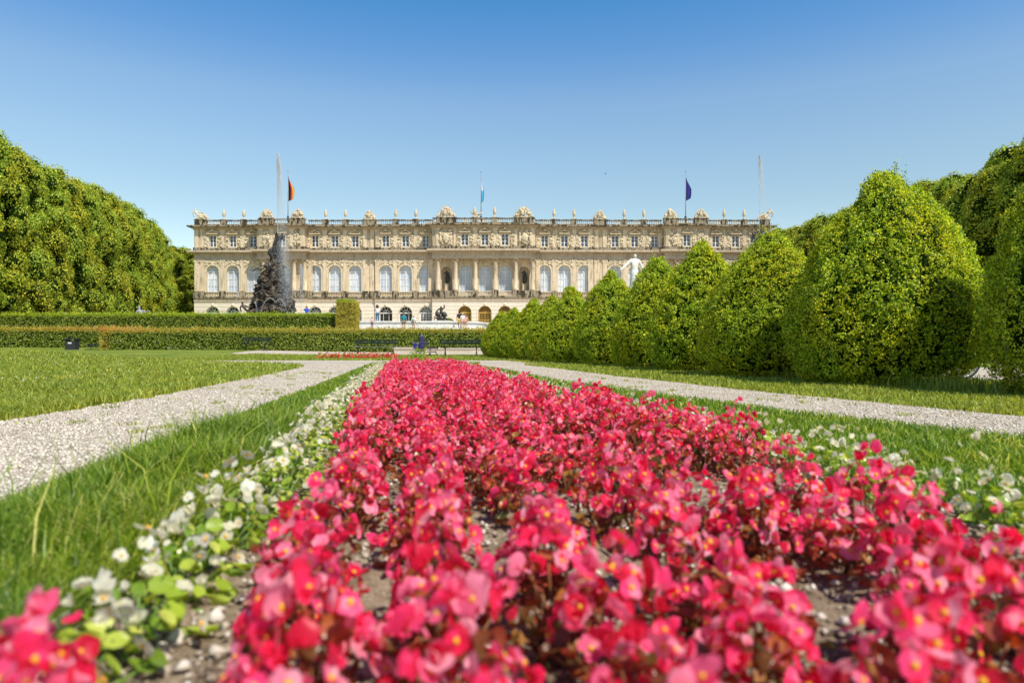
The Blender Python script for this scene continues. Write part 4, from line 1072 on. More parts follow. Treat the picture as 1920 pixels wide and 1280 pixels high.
# -- roof sculptures and urns
ordl = ['first', 'second', 'third', 'fourth', 'fifth', 'sixth', 'seventh', 'eighth', 'ninth', 'tenth', 'eleventh', 'twelfth', 'thirteenth', 'fourteenth']
b = B(); b.lathe((0, 0, 0), [(.24, 0), (.24, .12), (.12, .2), (.12, .42), (.22, .62), (.30, .95), (.30, 1.08), (.17, 1.16), (.28, 1.22), (.2, 1.3), (.16, 1.42), (.2, 1.55), (.10, 1.68), (.03, 1.78)], 12)
ME_URN = b.mesh('roof_urn', M['stone_relief'], True)
up = [418, 455.5, 609.5, 647, 742, 779.6, 891, 928, 1039, 1076.5, 1171, 1208, 1359, 1396.6]
for i, px in enumerate(up):
    o = link('roof_urn', ME_URN, None, (PX(px), ypar(px) + .35, zb1 + .03))
    tag(o, 'slender stone urn on the roof balustrade, %s counted from the left' % ordl[i], 'urn', 'stone urns along the roof balustrade')
SIT = joints(pelvis=(0, 0, .35), waist=(0, .02, .55), chest=(0, .0, .85), neck=(0, 0, 1.02), chin=(0, .02, 1.12), brow=(0, .02, 1.22), crown=(0, 0, 1.28), nose=(0, .12, 1.18),
             shl=(-.2, 0, .95), shr=(.2, 0, .95), ell=(-.42, .1, .75), elr=(.42, .1, .75), wrl=(-.6, .2, .85), wrr=(.55, .25, .55), hal=(-.68, .22, .9), har=(.6, .3, .48),
             hil=(-.12, .05, .33), hir=(.12, .05, .33), knl=(-.3, .5, .42), knr=(.3, .5, .42), anl=(-.32, .55, .05), anr=(.28, .6, .05), tol=(-.34, .7, .03), tor=(.3, .75, .03))
SITM = skin_mesh('seated', SIT, EDG, RAD, M['stone_relief'], grow=.03)
def add_mesh(b, me, Mx, mi=0):
    b.add([Mx @ v.co for v in me.vertices], [tuple(p.vertices) for p in me.polygons], mi)
def trophy(w, h, seed, crest=True):
    rnd = random.Random(seed); b = B()
    b.box(-w * .5, w * .5, -.28, .28, 0, .14)
    for i in range(int(34 * w)):
        u = rnd.uniform(-1, 1); hh = (1 - abs(u) ** 1.7) * h * .72; z = .15 + rnd.uniform(.0, 1) ** .8 * hh
        rr = rnd.uniform(.10, .22); b.blob((u * w * .47, rnd.uniform(-.25, .2), z), (rr * rnd.uniform(.6, 1.4), rr, rr * rnd.uniform(.6, 1.5)), nse=.6, seed=i, rot=Euler((0, rnd.uniform(0, 3), 0)).to_matrix(), seg=(7, 5))
    for i in range(7):      # lances and banners fanning out
        a = PI * (.14 + .72 * i / 6) + rnd.gauss(0, .05); L = w * .5 * (.9 + .25 * math.sin(a)); 
        b.tube([(0, .1, .35), (math.cos(a) * L, .1, .3 + math.sin(a) * L * .92)], [.06, .035], 5)
        b.blob((math.cos(a) * L, .1, .3 + math.sin(a) * L * .92), (.09, .06, .13), nse=.2, seg=(6, 4))
    b.blob((0, -.28, h * .36), (w * .16, .12, h * .22), nse=.15, seg=(12, 8))
    k = h / 1.9; add_mesh(b, SITM, Matrix.Translation((0, .0, h * .38)) @ Matrix.Rotation(PI, 4, 'Z') @ Matrix.Scale(k * .9, 4))
    return b
tro = [(503.5, 2.4, 1.95, 'seated stone figure group on the balustrade above the left portico, left of the pair'), (561, 2.4, 1.95, 'seated stone figure group on the balustrade right of the German flag'),
       (692, 2.1, 1.95, 'single stone armour trophy on the roof between the left portico and the centre'), (838.5, 3.5, 2.25, 'broad fan shaped stone trophy at the left end of the central roof'),
       (981, 3.5, 2.25, 'broad fan shaped stone trophy at the right end of the central roof'), (1125, 2.2, 1.95, 'single stone armour trophy on the roof between the centre and the right portico'),
       (1255, 2.4, 1.95, 'stone figure group on the balustrade just left of the navy flag'), (1312, 2.4, 1.95, 'stone figure group on the balustrade right of the navy flag')]
for i, (px, w, h, lb) in enumerate(tro):
    o = link('roof_sculpture', trophy(w * .92, h * .93, 80 + i).mesh('roof_sculpture', M['stone_relief'], True), None, (PX(px), ypar(px) + .35, zb1 + .03)); tag(o, lb, 'sculpture', 'stone sculptures on the palace roof')
REC = joints(pelvis=(0, 0, .28), waist=(-.18, 0, .42), chest=(-.42, 0, .72), neck=(-.5, 0, .95), chin=(-.52, .03, 1.06), brow=(-.53, .03, 1.16), crown=(-.53, 0, 1.23), nose=(-.5, .13, 1.11),
             shl=(-.58, -.12, .86), shr=(-.3, .12, .84), ell=(-.68, -.18, .55), elr=(-.05, .25, .7), wrl=(-.6, -.1, .28), wrr=(.2, .25, .8), hal=(-.56, -.05, .2), har=(.28, .25, .84),
             hil=(.05, -.1, .26), hir=(.05, .12, .28), knl=(.5, -.12, .42), knr=(.52, .14, .55), anl=(.85, -.12, .12), anr=(.9, .14, .15), tol=(1.0, -.12, .08), tor=(1.05, .14, .1))
RECM = skin_mesh('reclining', REC, EDG, RAD, M['stone_relief'], grow=.03)
for px, s, lb in ((376, 1, 'reclining stone figure on the far left corner of the palace roof'), (1435, -1, 'reclining stone figure on the far right corner of the palace roof')):
    b = trophy(1.5, 1.0, 95 + s); add_mesh(b, RECM, Matrix.Translation((.3 * -s, -.05, .1)) @ Matrix.Scale(s, 4, (1, 0, 0)) @ Matrix.Scale(1.55, 4))
    tag(link('roof_sculpture', b.mesh('roof_sculpture', M['stone_relief'], True), None, (PX(px), ypar(px) + .4, zb1 + .03)), lb, 'sculpture', 'stone sculptures on the palace roof')
# winged figure behind an urn
b = B(); add_mesh(b, SITM, Matrix.Rotation(PI, 4, 'Z') @ Matrix.Scale(1.1, 4))
for s in (-1, 1):
    for q in range(5): b.tube([(s * .2, .1, .7), (s * (.6 + .12 * q), .15, .9 + .14 * q), (s * (.95 - .05 * q), .15, 1.2 + .12 * q)], [.1, .08, .02], 5)
tag(link('roof_sculpture', b.mesh('roof_sculpture', M['stone_relief'], True), None, (PX(893.5), 116.6, zb1 - .1)), 'winged stone figure with spread wings near the middle of the palace roof', 'sculpture')
# niche statues
STD = joints(elr=(.33, .15, 1.25), wrr=(.2, .3, 1.4), har=(.15, .33, 1.45), knr=(.14, .1, .5))
STDM = skin_mesh('standing', STD, EDG, RAD, M['bronze'], grow=.02)
for px, lb in ((838, 'dark bronze statue in the left niche of the palace centre'), (983, 'dark bronze statue in the right niche of the palace centre')):
    t = thing('niche_statue', lb, 'statue', (PX(px), 117.05, PZ(546.8)), 0, 'statues in the niches of the palace front')
    b = B(); b.box(-.42, .42, -.35, .35, 0, .25); b.box(-.32, .32, -.28, .28, .25, 1.15); b.box(-.38, .38, -.32, .32, 1.15, 1.3); link('pedestal', b.mesh('pedestal', M['stone']), t)
    b = B(); add_mesh(b, STDM, Matrix.Translation((0, 0, 1.3)) @ Matrix.Rotation(PI, 4, 'Z') @ Matrix.Scale(1.42, 4)); b.blob((.15, -.05, 2.3), (.35, .2, .8), nse=.5, seg=(12, 9)); link('figure', b.mesh('figure', M['bronze'], True), t)
# flags
def flag(px, top, bot, wpx, mats, label, lean, split, pole_top):
    d = 121.0; x = wx(px, d); z0 = zT + .2; b = B()
    t = thing('flagpole', label, 'flagpole', (x, d, z0))
    b.tube([(0, 0, 0), (0, 0, wz(pole_top, d) - z0)], [.09, .045], 8); b.blob((0, 0, wz(pole_top, d) - z0 + .05), .11, seg=(8, 6), nse=0); link('pole', b.mesh('pole', M['steel'], True), t)
    b = B(); b.lathe((0, 0, 0), [(.2, 0), (.2, 2.2), (.12, 2.3)], 8); link('pole_base', b.mesh('pole_base', M['iron'], True), t)
    zt, zbm = wz(top, d) - z0, wz(bot, d) - z0; W = wpx * d / F; nu, nv = 9, 14; b = B(); vs = []; fs = []; mi = []
    for j in range(nv + 1):
        v = j / nv; ww = W * min(1, .08 + 1.6 * v ** .8) * (1 - .25 * max(0, v - .75) * 4 * .6)
        for i in range(nu + 1):
            u = i / nu; vs.append((.06 + ww * u, .09 * math.sin(u * 9 + v * 2) * (.3 + v), zt + (zbm - zt) * (v * (1 - .1 * u) + .18 * u * (1 - v) * lean)))
    for j in range(nv):
        for i in range(nu):
            k = j * (nu + 1) + i; fs.append((k, k + 1, k + nu + 2, k + nu + 1)); mi.append(min(len(mats) - 1, split(i / nu, j / nv)))
    b.v = vs; b.f = fs; b.m = mi
    link('flag', b.mesh('flag', mats, True), t)
FL = {n: plain(n + ' flag cloth', c, .8, .1, var=.05) for n, c in (('black', (.02, .02, .025)), ('red', (.65, .06, .03)), ('gold', (.85, .55, .10)), ('sky blue', (.10, .42, .68)), ('pale', (.75, .80, .84)), ('navy', (.035, .04, .20)))}
flag(540, 329, 378, 12, [FL['black'], FL['red'], FL['gold']], 'flagpole with a hanging black, red and gold flag on the palace roof', 1, lambda u, v: 0 if u < .36 else (1 if u < .62 else 2), 322)
flag(902, 333, 381, 5, [FL['pale'], FL['sky blue']], 'flagpole with a limp white and light blue flag above the palace centre', 1, lambda u, v: 1 if (v > .45 or u > .6) else 0, 323)
flag(1285.5, 329, 377, 10, [FL['navy']], 'flagpole with a hanging dark navy blue flag on the palace roof', 1, lambda u, v: 0, 322)

# ================================================================== FOUNTAINS
d = 74.0
prof = [(590, 460, 562), (575, 466, 556), (565, 474, 549), (552, 476, 546), (540, 478, 544), (528, 483, 541), (518, 488, 539), (508, 495, 536), (500, 502, 534), (490, 505, 531), (478, 507, 529)]
cx = wx(517, d); fz = 2.3
rock = thing('rock_fountain', 'tall dark rock fountain crowned by a bronze figure in front of the left palace wing', 'fountain', (cx, d, fz))
b = B(); vs = []; fs = []; nn = 40; rows = 46
zt_ = wz(478, d)
for j in range(rows):
    z = fz + (zt_ - fz) * j / (rows - 1); py = HY - (z - CH) * F / d
    l = np.interp(py, [p_[0] for p_ in prof[::-1]], [p_[1] for p_ in prof[::-1]]); r_ = np.interp(py, [p_[0] for p_ in prof[::-1]], [p_[2] for p_ in prof[::-1]])
    if py > 590: l -= (py - 590) * .4; r_ += (py - 590) * .4
    c0 = wx((l + r_) / 2, d); w = (r_ - l) / 2 * d / F * .74
    for i in range(nn):
        a = 2 * PI * i / nn; v = Vector((math.cos(a) * w, math.sin(a) * w, z)); q = 1 + .42 * noise.noise(v * .95 + Vector((3, 1, 7))) + .26 * noise.noise(v * 2.4) + .14 * noise.noise(v * 5.5)
        q *= 1 + .10 * math.sin(z * 6.0 + 2 * noise.noise(v * .6))
        vs.append((c0 + v.x * q - cx, v.y * q, z - fz))
for j in range(rows - 1):
    for i in range(nn):
        a = j * nn + i; c_ = j * nn + (i + 1) % nn; fs.append((a, c_, c_ + nn, a + nn))
fs.append(tuple(range((rows - 1) * nn, rows * nn))); b.add(vs, fs)
rnd = random.Random(3)
for q in range(150):
    py = rnd.uniform(500, 592); l = np.interp(py, [p_[0] for p_ in prof[::-1]], [p_[1] for p_ in prof[::-1]]); r_ = np.interp(py, [p_[0] for p_ in prof[::-1]], [p_[2] for p_ in prof[::-1]])
    w = (r_ - l) / 2 * d / F; a = rnd.uniform(PI * .95, 2.05 * PI); rr = rnd.uniform(.16, .46) * min(1, w / 2.0)
    b.blob((wx((l + r_) / 2, d) - cx + w * .80 * math.cos(a), w * .80 * math.sin(a), wz(py, d) - fz), (rr * 1.25, rr, rr * .66), nse=.7, freq=1.8, seed=q, seg=(9, 7), rot=Euler((rnd.gauss(0, .3), rnd.gauss(0, .3), rnd.uniform(0, 3))).to_matrix())
link('rock', b.mesh('rock', M['rock']), rock)
FORT = joints(ell=(-.42, .0, 1.5), wrl=(-.36, .0, 1.8), hal=(-.34, 0, 1.9), elr=(.38, .1, 1.25), wrr=(.45, .15, 1.0), har=(.46, .2, .92), knr=(.16, .15, .55))
fm = skin_mesh('top_figure', FORT, EDG, RAD, M['bronze'], grow=.045)
b = B(); zb_ = wz(500, d) - fz
add_mesh(b, fm, Matrix.Translation((wx(524, d) - cx, -.1, wz(482, d) - fz)) @ Matrix.Rotation(2.6, 4, 'Z') @ Matrix.Scale(1.36, 4))
# billowing drapery behind the figure
vs = []; fs = []
for j in range(15):
    v = j / 14; z = wz(503, d) - fz + (wz(434, d) - wz(503, d)) * v; hw = (.72 * (1 - v) ** .7 + .06); c0 = wx(513 + 4 * v, d) - cx
    for i in range(9):
        u = i / 8 * 2 - 1; vs.append((c0 + u * hw * (.8 + .35 * noise.noise(Vector((v * 5, u, 2)))), .25 - .45 * (1 - u * u) * (1 - v) + .16 * math.sin(u * 8 + v * 3), z))
for j in range(14):
    for i in range(8):
        k = j * 9 + i; fs.append((k, k + 1, k + 10, k + 9))
b.add(vs, fs)
for q in range(26):
    b.blob((wx(rnd.uniform(505, 532), d) - cx, rnd.uniform(-.5, .1), wz(rnd.uniform(470, 505), d) - fz), (rnd.uniform(.12, .3),) * 2 + (rnd.uniform(.15, .45),), nse=.8, seed=q, seg=(8, 6))
link('crowning_statue', b.mesh('crowning_statue', M['bronze'], True), rock)
recb = B(); 
for (px, py, s, k, rz) in ((520, 565, 1, 1.15, .3), (499, 513, -1, .95, .2), (480, 592, 1, 1.15, .2), (545, 592, -1, 1.15, -.2), (528, 506, 1, .9, 0)):
    add_mesh(recb, RECM, Matrix.Translation((wx(px, d) - cx, -(2.75 if py > 540 else 1.35) + (.6 if py > 580 else 0), wz(py, d) - fz)) @ Matrix.Rotation(rz, 4, 'Z') @ Matrix.Scale(s, 4, (1, 0, 0)) @ Matrix.Scale(k, 4))
link('reclining_figures', recb.mesh('reclining_figures', M['rock'], True), rock)['label'] = 'bronze figures lying on the ledges of the rock'
def droplets(P, S):
    n = len(P); tet = np.array([(1, 0, -.7), (-1, 0, -.7), (0, 1, .7), (0, -1, .7)]) * .6
    V = P[:, None] + tet[None] * .62 * S.reshape(-1, 1, 1) * NR.uniform(.6, 1.4, (n, 4, 1)) * np.array([1, 1, 1.7])
    F_ = np.array([(0, 1, 2), (0, 3, 1), (0, 2, 3), (1, 3, 2)])
    return V[:, F_.ravel()].reshape(-1, 3)
def jet(parent, ox, base_py, top_py, dd, drift, spread, n, fall_py, name='water_jet', topw=.15):
    z0, z1, zf = wz(base_py, dd), wz(top_py, dd), wz(fall_py, dd); x = wx(ox, dd); H = z1 - z0
    u = NR.uniform(0, 1, int(n * .22)); P1 = np.stack([x + NR.normal(size=len(u)) * (.015 + topw * 2.2 * u ** 4 * np.sqrt(1.001 - u)), dd + NR.normal(size=len(u)) * (.015 + topw * 2.2 * u ** 4 * np.sqrt(1.001 - u)), z0 + H * u], 1)
    S1 = .028 + .035 * NR.uniform(0, 1, len(u)) * u ** 2
    m_ = int(n * .78); v = NR.uniform(0, 1, m_) ** 1.7 if drift else NR.uniform(0, 1, m_); sgn = NR.uniform(0, 1, m_)
    P2 = np.stack([x + .03 + drift * v ** 1.1 * (sgn ** .8) * 1.0 + NR.normal(size=m_) * (.02 + .06 * np.minimum(1, v * 8) + spread * v), dd + NR.normal(size=m_) * (.06 + spread * 1.5 * v), z1 - (z1 - zf) * v], 1)
    S2 = NR.uniform(.018, .05, m_) * (1.25 - .75 * v)
    V = droplets(np.concatenate([P1, P2]), np.concatenate([S1, S2]))
    off = Vector(parent.location) if parent else Vector((0, 0, 0))
    return link(name, np_mesh(name, V - np.array(off), 3, M['spray']), parent)
jet(rock, 521, 438, 288, d - .2, 1.25, .13, 17000, 470)
# falling veil on the lee side of the rock
n = 11000; v = NR.uniform(0, 1, n)
P = np.stack([wx(537 + 9 * v + NR.normal(size=n) * (4 + 3 * v), d), d - 1.2 + NR.normal(size=n) * .8, wz(455 + 135 * v, d)], 1)
link('water_veil', np_mesh('water_veil', droplets(P, NR.uniform(.014, .04, n)) - np.array(rock.location), 3, M['spray']), rock)
V = []
for (px0, py0, px1, py1, top) in ((536, 571, 507, 592, 560), (536, 571, 558, 594, 562), (498, 572, 503, 594, 570), (470, 560, 462, 590, 552)):
    n = 420; u = NR.uniform(0, 1, n); yy = py0 + (py1 - py0) * u - 4 * (py0 + (py1 - py0) * .5 - top) * u * (1 - u) * .8
    V.append(droplets(np.stack([wx(px0 + (px1 - px0) * u, d) + NR.normal(size=n) * .03, d - 3.2 + NR.normal(size=n) * .04, wz(yy, d) + NR.normal(size=n) * .03], 1), NR.uniform(.015, .035, n)))
link('water_arc', np_mesh('water_arc', np.concatenate(V) - np.array(rock.location), 3, M['spray']), rock)
t = thing('small_water_jet', 'small free standing water jet right of the rock fountain', 'water jet', (wx(564, 78), 78, 2.6))
jet(t, 564, 592, 495, 78, .12, .09, 3500, 588, 'water', .13)
t = thing('small_water_jet', 'faint spray of a small water jet left of the rock fountain', 'water jet', (wx(466, 78), 78, 2.6))
jet(t, 466, 592, 530, 78, .1, .09, 400, 588, 'water', .16)
# right fountain: winged figure on a rock, mostly behind the bushes
cx2 = wx(1424, d)
rock2 = thing('rock_fountain', 'second fountain with a dark winged figure and thin tall jet before the right palace corner', 'fountain', (cx2, d, 2.3))
b = B(); rnd = random.Random(8); b.lathe((0, 0, 0), [(3.1, 0), (2.6, 2), (2.0, 4.5), (1.2, 7), (.7, 9.3)], 16)
for q in range(110):
    z = rnd.uniform(0, 9); w = 3.0 - .26 * z; a = rnd.uniform(0, 6.28); rr = rnd.uniform(.3, .6); b.blob((w * math.cos(a), w * math.sin(a), z), (rr * 1.2, rr, rr * .7), nse=.9, seed=q, seg=(8, 6))
link('rock', b.mesh('rock', M['rock']), rock2)
b = B(); add_mesh(b, fm, Matrix.Translation((0, 0, wz(462, d) - 2.3)) @ Matrix.Rotation(2.9, 4, 'Z') @ Matrix.Scale(1.12, 4))
for s in (-1, 1):
    for q in range(4): b.tube([(s * .1, .1, wz(445, d) - 2.3), (s * (.45 + .1 * q), .15, wz(440 - q, d) - 2.3), (s * .75, .15, wz(452 - 3 * q, d) - 2.3)], [.1, .08, .02], 5)
link('crowning_statue', b.mesh('crowning_statue', M['bronze'], True), rock2)
jet(rock2, 1424, 434, 292, d - .2, .8, .08, 7000, 400, topw=.08)
# basin with pale stone rim and corner pieces
bx0, bx1, by0, by1 = wx(220, 68), wx(905, 67), 66.6, 88.0
bas = thing('fountain_basin', 'wide stone rimmed water basin around the rock fountain', 'basin', ((bx0 + bx1) / 2, by0, 2.1))
def rrect(x0, x1, y0, y1, r, n=10):
    pts = []
    for cx_, cy_, a0 in ((x1 - r, y0 + r, -PI / 2), (x1 - r, y1 - r, 0), (x0 + r, y1 - r, PI / 2), (x0 + r, y0 + r, PI)):
        for i in range(n + 1): a = a0 + PI / 2 * i / n; pts.append((cx_ + r * math.cos(a), cy_ + r * math.sin(a)))
    return pts
def ring_wall(b, po, pi_, z0, z1, mi=0):
    n = len(po); vs = [(x, y, z0) for x, y in po] + [(x, y, z1) for x, y in po] + [(x, y, z1) for x, y in pi_] + [(x, y, z0) for x, y in pi_]
    fs = []
    for i in range(n):
        j = (i + 1) % n; fs += [(i, j, n + j, n + i), (n + i, n + j, 2 * n + j, 2 * n + i), (2 * n + i, 2 * n + j, 3 * n + j, 3 * n + i)]
    b.add(vs, fs, mi)
b = B(); ring_wall(b, rrect(bx0, bx1, by0, by1, 4), rrect(bx0 + .6, bx1 - .6, by0 + .6, by1 - .6, 3.5), 1.9, 2.98)
ring_wall(b, rrect(bx0 - .12, bx1 + .12, by0 - .12, by1 + .12, 4), rrect(bx0 + .72, bx1 - .72, by0 + .72, by1 - .72, 3.5), 2.98, 3.12); b.build('stone_rim', M['marble'], bas)
b = B(); ring_wall(b, rrect(bx0 - 1.2, bx1 + 1.2, by0 - 1.2, by1 + 1.2, 4.5), rrect(bx0 - .0, bx1 + .0, by0, by1, 4), 1.9, 2.45); b.build('step', M['marble'], bas)
b = B(); pts = rrect(bx0 + .5, bx1 - .5, by0 + .5, by1 - .5, 3.6); b.add([(x, y, 2.86) for x, y in pts], [tuple(range(len(pts)))]); b.build('pool_water', M['water'], bas)
# bronze group and round shrub by the basin corner
d2 = 69.0; t = thing('putti_group', 'dark bronze sculpture group of children on the right corner of the basin', 'sculpture', (wx(827, d2), d2, 3.1))
b = B(); b.box(-.9, .9, -.4, .4, 0, .16); link('plinth', b.mesh('plinth', M['marble']), t)
b = B()
for (x, rz, k) in ((-.32, 2.6, .62), (.28, 3.6, .6), (0, 3.1, .85)): add_mesh(b, SITM if x else fm, Matrix.Translation((x, 0, .16)) @ Matrix.Rotation(rz, 4, 'Z') @ Matrix.Scale(k, 4))
b.blob((.35, -.1, .75), (.28, .22, .3), nse=.3); b.blob((-.4, -.1, .85), (.2, .2, .3), nse=.4); b.blob((0, 0, .35), (.5, .3, .3), nse=.4)
link('figures', b.mesh('figures', M['bronze'], True), t)
def leafball(px, py, dd, r, label, m):
    x, z = wx(px, dd), wz(py, dd); n = 2600; dv = unit(NR.normal(size=(n, 3))); dv[:, 2] = np.abs(dv[:, 2]) * .9 - .05
    P = np.array([0, 0, 0]) + dv * np.array([r[0], r[0], r[1]]) * NR.uniform(.85, 1.05, (n, 1))
    L = NR.uniform(.07, .13, n); t = thing('round_shrub', label, 'shrub', (x, dd, z))
    link('foliage', np_mesh('foliage', kites(P, dv + NR.normal(size=(n, 3)) * .7, dv + NR.normal(size=(n, 3)) * .5, L, L * .6), 4, m), t)
    b = B(); b.blob((0, 0, 0), (r[0] * .85, r[0] * .85, r[1] * .85), nse=.1, seg=(12, 8)); link('shade_core', b.mesh('shade_core', M['core'], True), t)
leafball(841, 604, 100, (.75, .62), 'small round green shrub beside the bronze children', M['hedge_leaf'])
# grey figures behind the upper hedge on the left
t = thing('reclining_statue', 'grey lead statue of a reclining figure pair above the upper hedge near the trees', 'statue', (wx(272, 67), 67, 3.1))
b = B(); b.box(-.9, 1.1, -.4, .4, -.6, .1); link('plinth', b.mesh('plinth', M['lead']), t)
b = B(); add_mesh(b, RECM, Matrix.Translation((0, 0, .1)) @ Matrix.Scale(1.15, 4)); add_mesh(b, SITM, Matrix.Translation((1.0, .1, .1)) @ Matrix.Rotation(PI, 4, 'Z') @ Matrix.Scale(.62, 4)); link('figure', b.mesh('figure', M['lead'], True), t)
t = thing('reclining_statue', 'small grey crouching statue above the upper hedge at the far left', 'statue', (wx(125, 67), 67, 3.0))
b = B(); add_mesh(b, SITM, Matrix.Rotation(2.4, 4, 'Z') @ Matrix.Scale(.78, 4)); link('figure', b.mesh('figure', M['lead'], True), t)
b = B(); b.box(-.4, .4, -.35, .35, -.8, .02); link('plinth', b.mesh('plinth', M['lead']), t)
# white marble statue above the bushes
dS = 30.0; LAT = joints(ell=(-.42, .1, 1.2), wrl=(-.62, .2, 1.02), hal=(-.68, .22, .98), elr=(.34, -.05, 1.15), wrr=(.4, .1, .9), har=(.42, .14, .82))
t = thing('marble_statue', 'white marble statue with one arm held out, rising above the box bushes', 'statue', (wx(1190, dS), dS, .05))
b = B(); b.box(-.6, .6, -.6, .6, 0, .35); b.box(-.42, .42, -.42, .42, .35, 2.62); b.box(-.5, .5, -.5, .5, 2.62, 2.85); link('pedestal', b.mesh('pedestal', M['marble']), t)
lat = skin_mesh('figure', LAT, EDG, RAD, M['marble'], grow=.02, fingers=True); b = B()
add_mesh(b, lat, Matrix.Translation((0, 0, 2.85)) @ Matrix.Rotation(PI + .15, 4, 'Z') @ Matrix.Scale(-1, 4, (1, 0, 0)) @ Matrix.Scale(1.02, 4))
b.lathe((0, 0, 2.85), [(.26, 0), (.23, .4), (.19, .8), (.15, 1.0)], 16); link('figure', b.mesh('figure', M['marble'], True), t)

# ================================================================== PEOPLE
def bag(c, col):
    def f(t):
        b = B(); b.blob((c[0], c[1], c[2]), (.16, .09, .2), nse=.1, seg=(10, 8)); link('bag', b.mesh('bag', plain('bag cloth', col, .8), True), t)
    return f
RIM = wz(605, 66.9)
arms_up = joints(ell=(-.27, .18, 1.28), wrl=(-.12, .36, 1.5), hal=(-.1, .4, 1.56), elr=(.27, .18, 1.28), wrr=(.12, .36, 1.5), har=(.1, .4, 1.56))
person('person in a bright blue shirt holding up a camera above the upper hedge', 575, 606, 69.5, 1.75, (.02, .10, .60), (.1, .1, .12), (.35, .22, .10), .3, arms_up)
person('woman with big curly brown hair, white top and jeans standing on the basin rim', 707.5, 605, 66.9, 1.68, (.78, .78, .80), (.06, .14, .24), (.12, .05, .03), .2,
       joints(ell=(-.24, .18, 1.2), wrl=(-.14, .34, 1.34), hal=(-.12, .38, 1.38)), hair_big=True)
person('small child in a pale pink top beside the basin step', 697.5, 616, 64.6, 1.08, (.72, .45, .48), (.2, .12, .12), (.10, .06, .04), .3)
person('man in a teal t-shirt seen from behind in front of the dark doorway', 757, 622, 65.0, 1.8, (.02, .24, .30), (.20, .19, .13), (.25, .14, .08), .1, short=True)
person('person in a white shirt walking beside the man in teal', 775.5, 623, 65.3, 1.62, (.80, .80, .78), (.55, .5, .42), (.5, .4, .28), -.3, short=True, extra=bag((.05, -.2, 1.15), (.3, .28, .25)))
person('woman with dark top and yellow shorts standing right of the bronze children', 861.5, 617, 66.0, 1.72, (.05, .03, .03), (.75, .55, .05), (.04, .025, .02), .2, short=True)
person('person in a white top carrying a pinkish bag next to the woman in yellow', 867.5, 618, 65.4, 1.58, (.75, .70, .68), (.62, .42, .36), (.55, .50, .45), .1, short=True, extra=bag((.2, -.1, .95), (.62, .33, .26)))
person('child in pale pink clothes at the right of the group by the golden gate', 873.5, 618, 65.7, 1.42, (.65, .38, .32), (.62, .45, .38), (.40, .25, .15), -.2, short=True)
person('person with white cap whose head just shows over the hedge beside the rock', 541, 621, 66.2, 1.72, (.7, .7, .7), (.2, .2, .25), (.82, .82, .82), .1)
person('second person with white hair showing over the hedge, left of the small jet', 548, 621, 66.0, 1.74, (.75, .75, .75), (.2, .2, .25), (.80, .80, .80), .0)
person('bending person in white above the upper hedge at the far left', 155, 621, 67, 1.86, (.75, .73, .75), (.5, .5, .5), (.25, .15, .1), -1.2)

# ================================================================== BENCHES, KERB, BIN, BICYCLE
def bench(label, x, y, L, rz, wood, nleg=2, z=None):
    t = thing('park_bench', label, 'bench', (x, y, Tf(x, y) if z is None else z), rz, 'park benches on the gravel in front of the hedge')
    b = B()
    for k in range(4): b.box(-L / 2, L / 2, -.24 + k * .125, -.135 + k * .125, .425 + .01 * abs(k - 1.5), .455 + .01 * abs(k - 1.5))
    link('seat', b.mesh('seat', wood), t)
    b = B()
    for k in range(2): b.box(-L / 2, L / 2, .30 + .04 * k, .325 + .04 * k, .62 + k * .13, .72 + k * .13)
    link('backrest', b.mesh('backrest', M['bench_wood']), t)
    for k in range(nleg):
        xx = -L / 2 + .25 + (L - .5) * k / (nleg - 1); b = B()
        b.tube([(xx, -.28, 0), (xx, -.12, .22), (xx, -.26, .42)], .025, 6); b.tube([(xx, .28, 0), (xx, .1, .22), (xx, .24, .42), (xx, .38, .86)], .025, 6)
        b.tube([(xx, -.26, .42), (xx, .24, .42)], .022, 6); b.tube([(xx, -.13, .22), (xx, .11, .22)], .02, 6)
        link('leg', b.mesh('leg', M['iron'], True), t)
    return t
bench('grey slatted bench with dark backrest left of the blue delphinium', wx(704, 37), 37, 2.4, .0, M['bench_grey'])
bench('dark iron bench seen end on, directly behind the blue delphinium', wx(806, 35), 35, 1.9, 1.45, M['bench_wood'])
bench('dark bench seen from behind beside the farthest box bush', wx(864, 35), 35, 2.1, PI, M['bench_wood'])
bench('dark green bench close to the long front hedge at the lawn edge', wx(478, 43.5), 43.5, 1.8, .0, M['bench_wood'])
0 and bench('shaded bench against the front hedge, second from the litter bin', wx(302, 45.2), 45.2, 1.5, .0, M['bench_wood'], z=.1)
bench('low bench half hidden by grass, next to the litter bin', wx(178, 48.5), 48.5, 1.3, .1, M['bench_wood'], z=-.05)
b = B(); x0, x1 = wx(738, 43.3), wx(960, 43.3); b.box(x0, x1, 43.1, 43.5, .1, .42); b.box(x0 - .05, x1 + .05, 43.05, 43.55, .42, .54)
tag(b.build('low_stone_wall', M['gravel']), 'low pale stone wall on the gravel between the benches and the hedge', 'wall')
d = 48.6; x = wx(135, d); t = thing('litter_bin', 'dark square litter bin standing before the hedge on the left lawn', 'litter bin', (x, d, Tf(x, d)))
b = B(); b.box(-.36, .36, -.25, .25, 0, .62); link('body', b.mesh('body', M['bin']), t)
b = B(); b.box(-.40, .40, -.30, .30, .72, .82); b.box(-.34, -.30, -.24, .24, .62, .72); b.box(.30, .34, -.24, .24, .62, .72); link('lid', b.mesh('lid', M['bin']), t)
b = B(); b.box(-.13, .13, -.262, -.253, .44, .53); link('sticker', b.mesh('sticker', M['white_paint']), t)
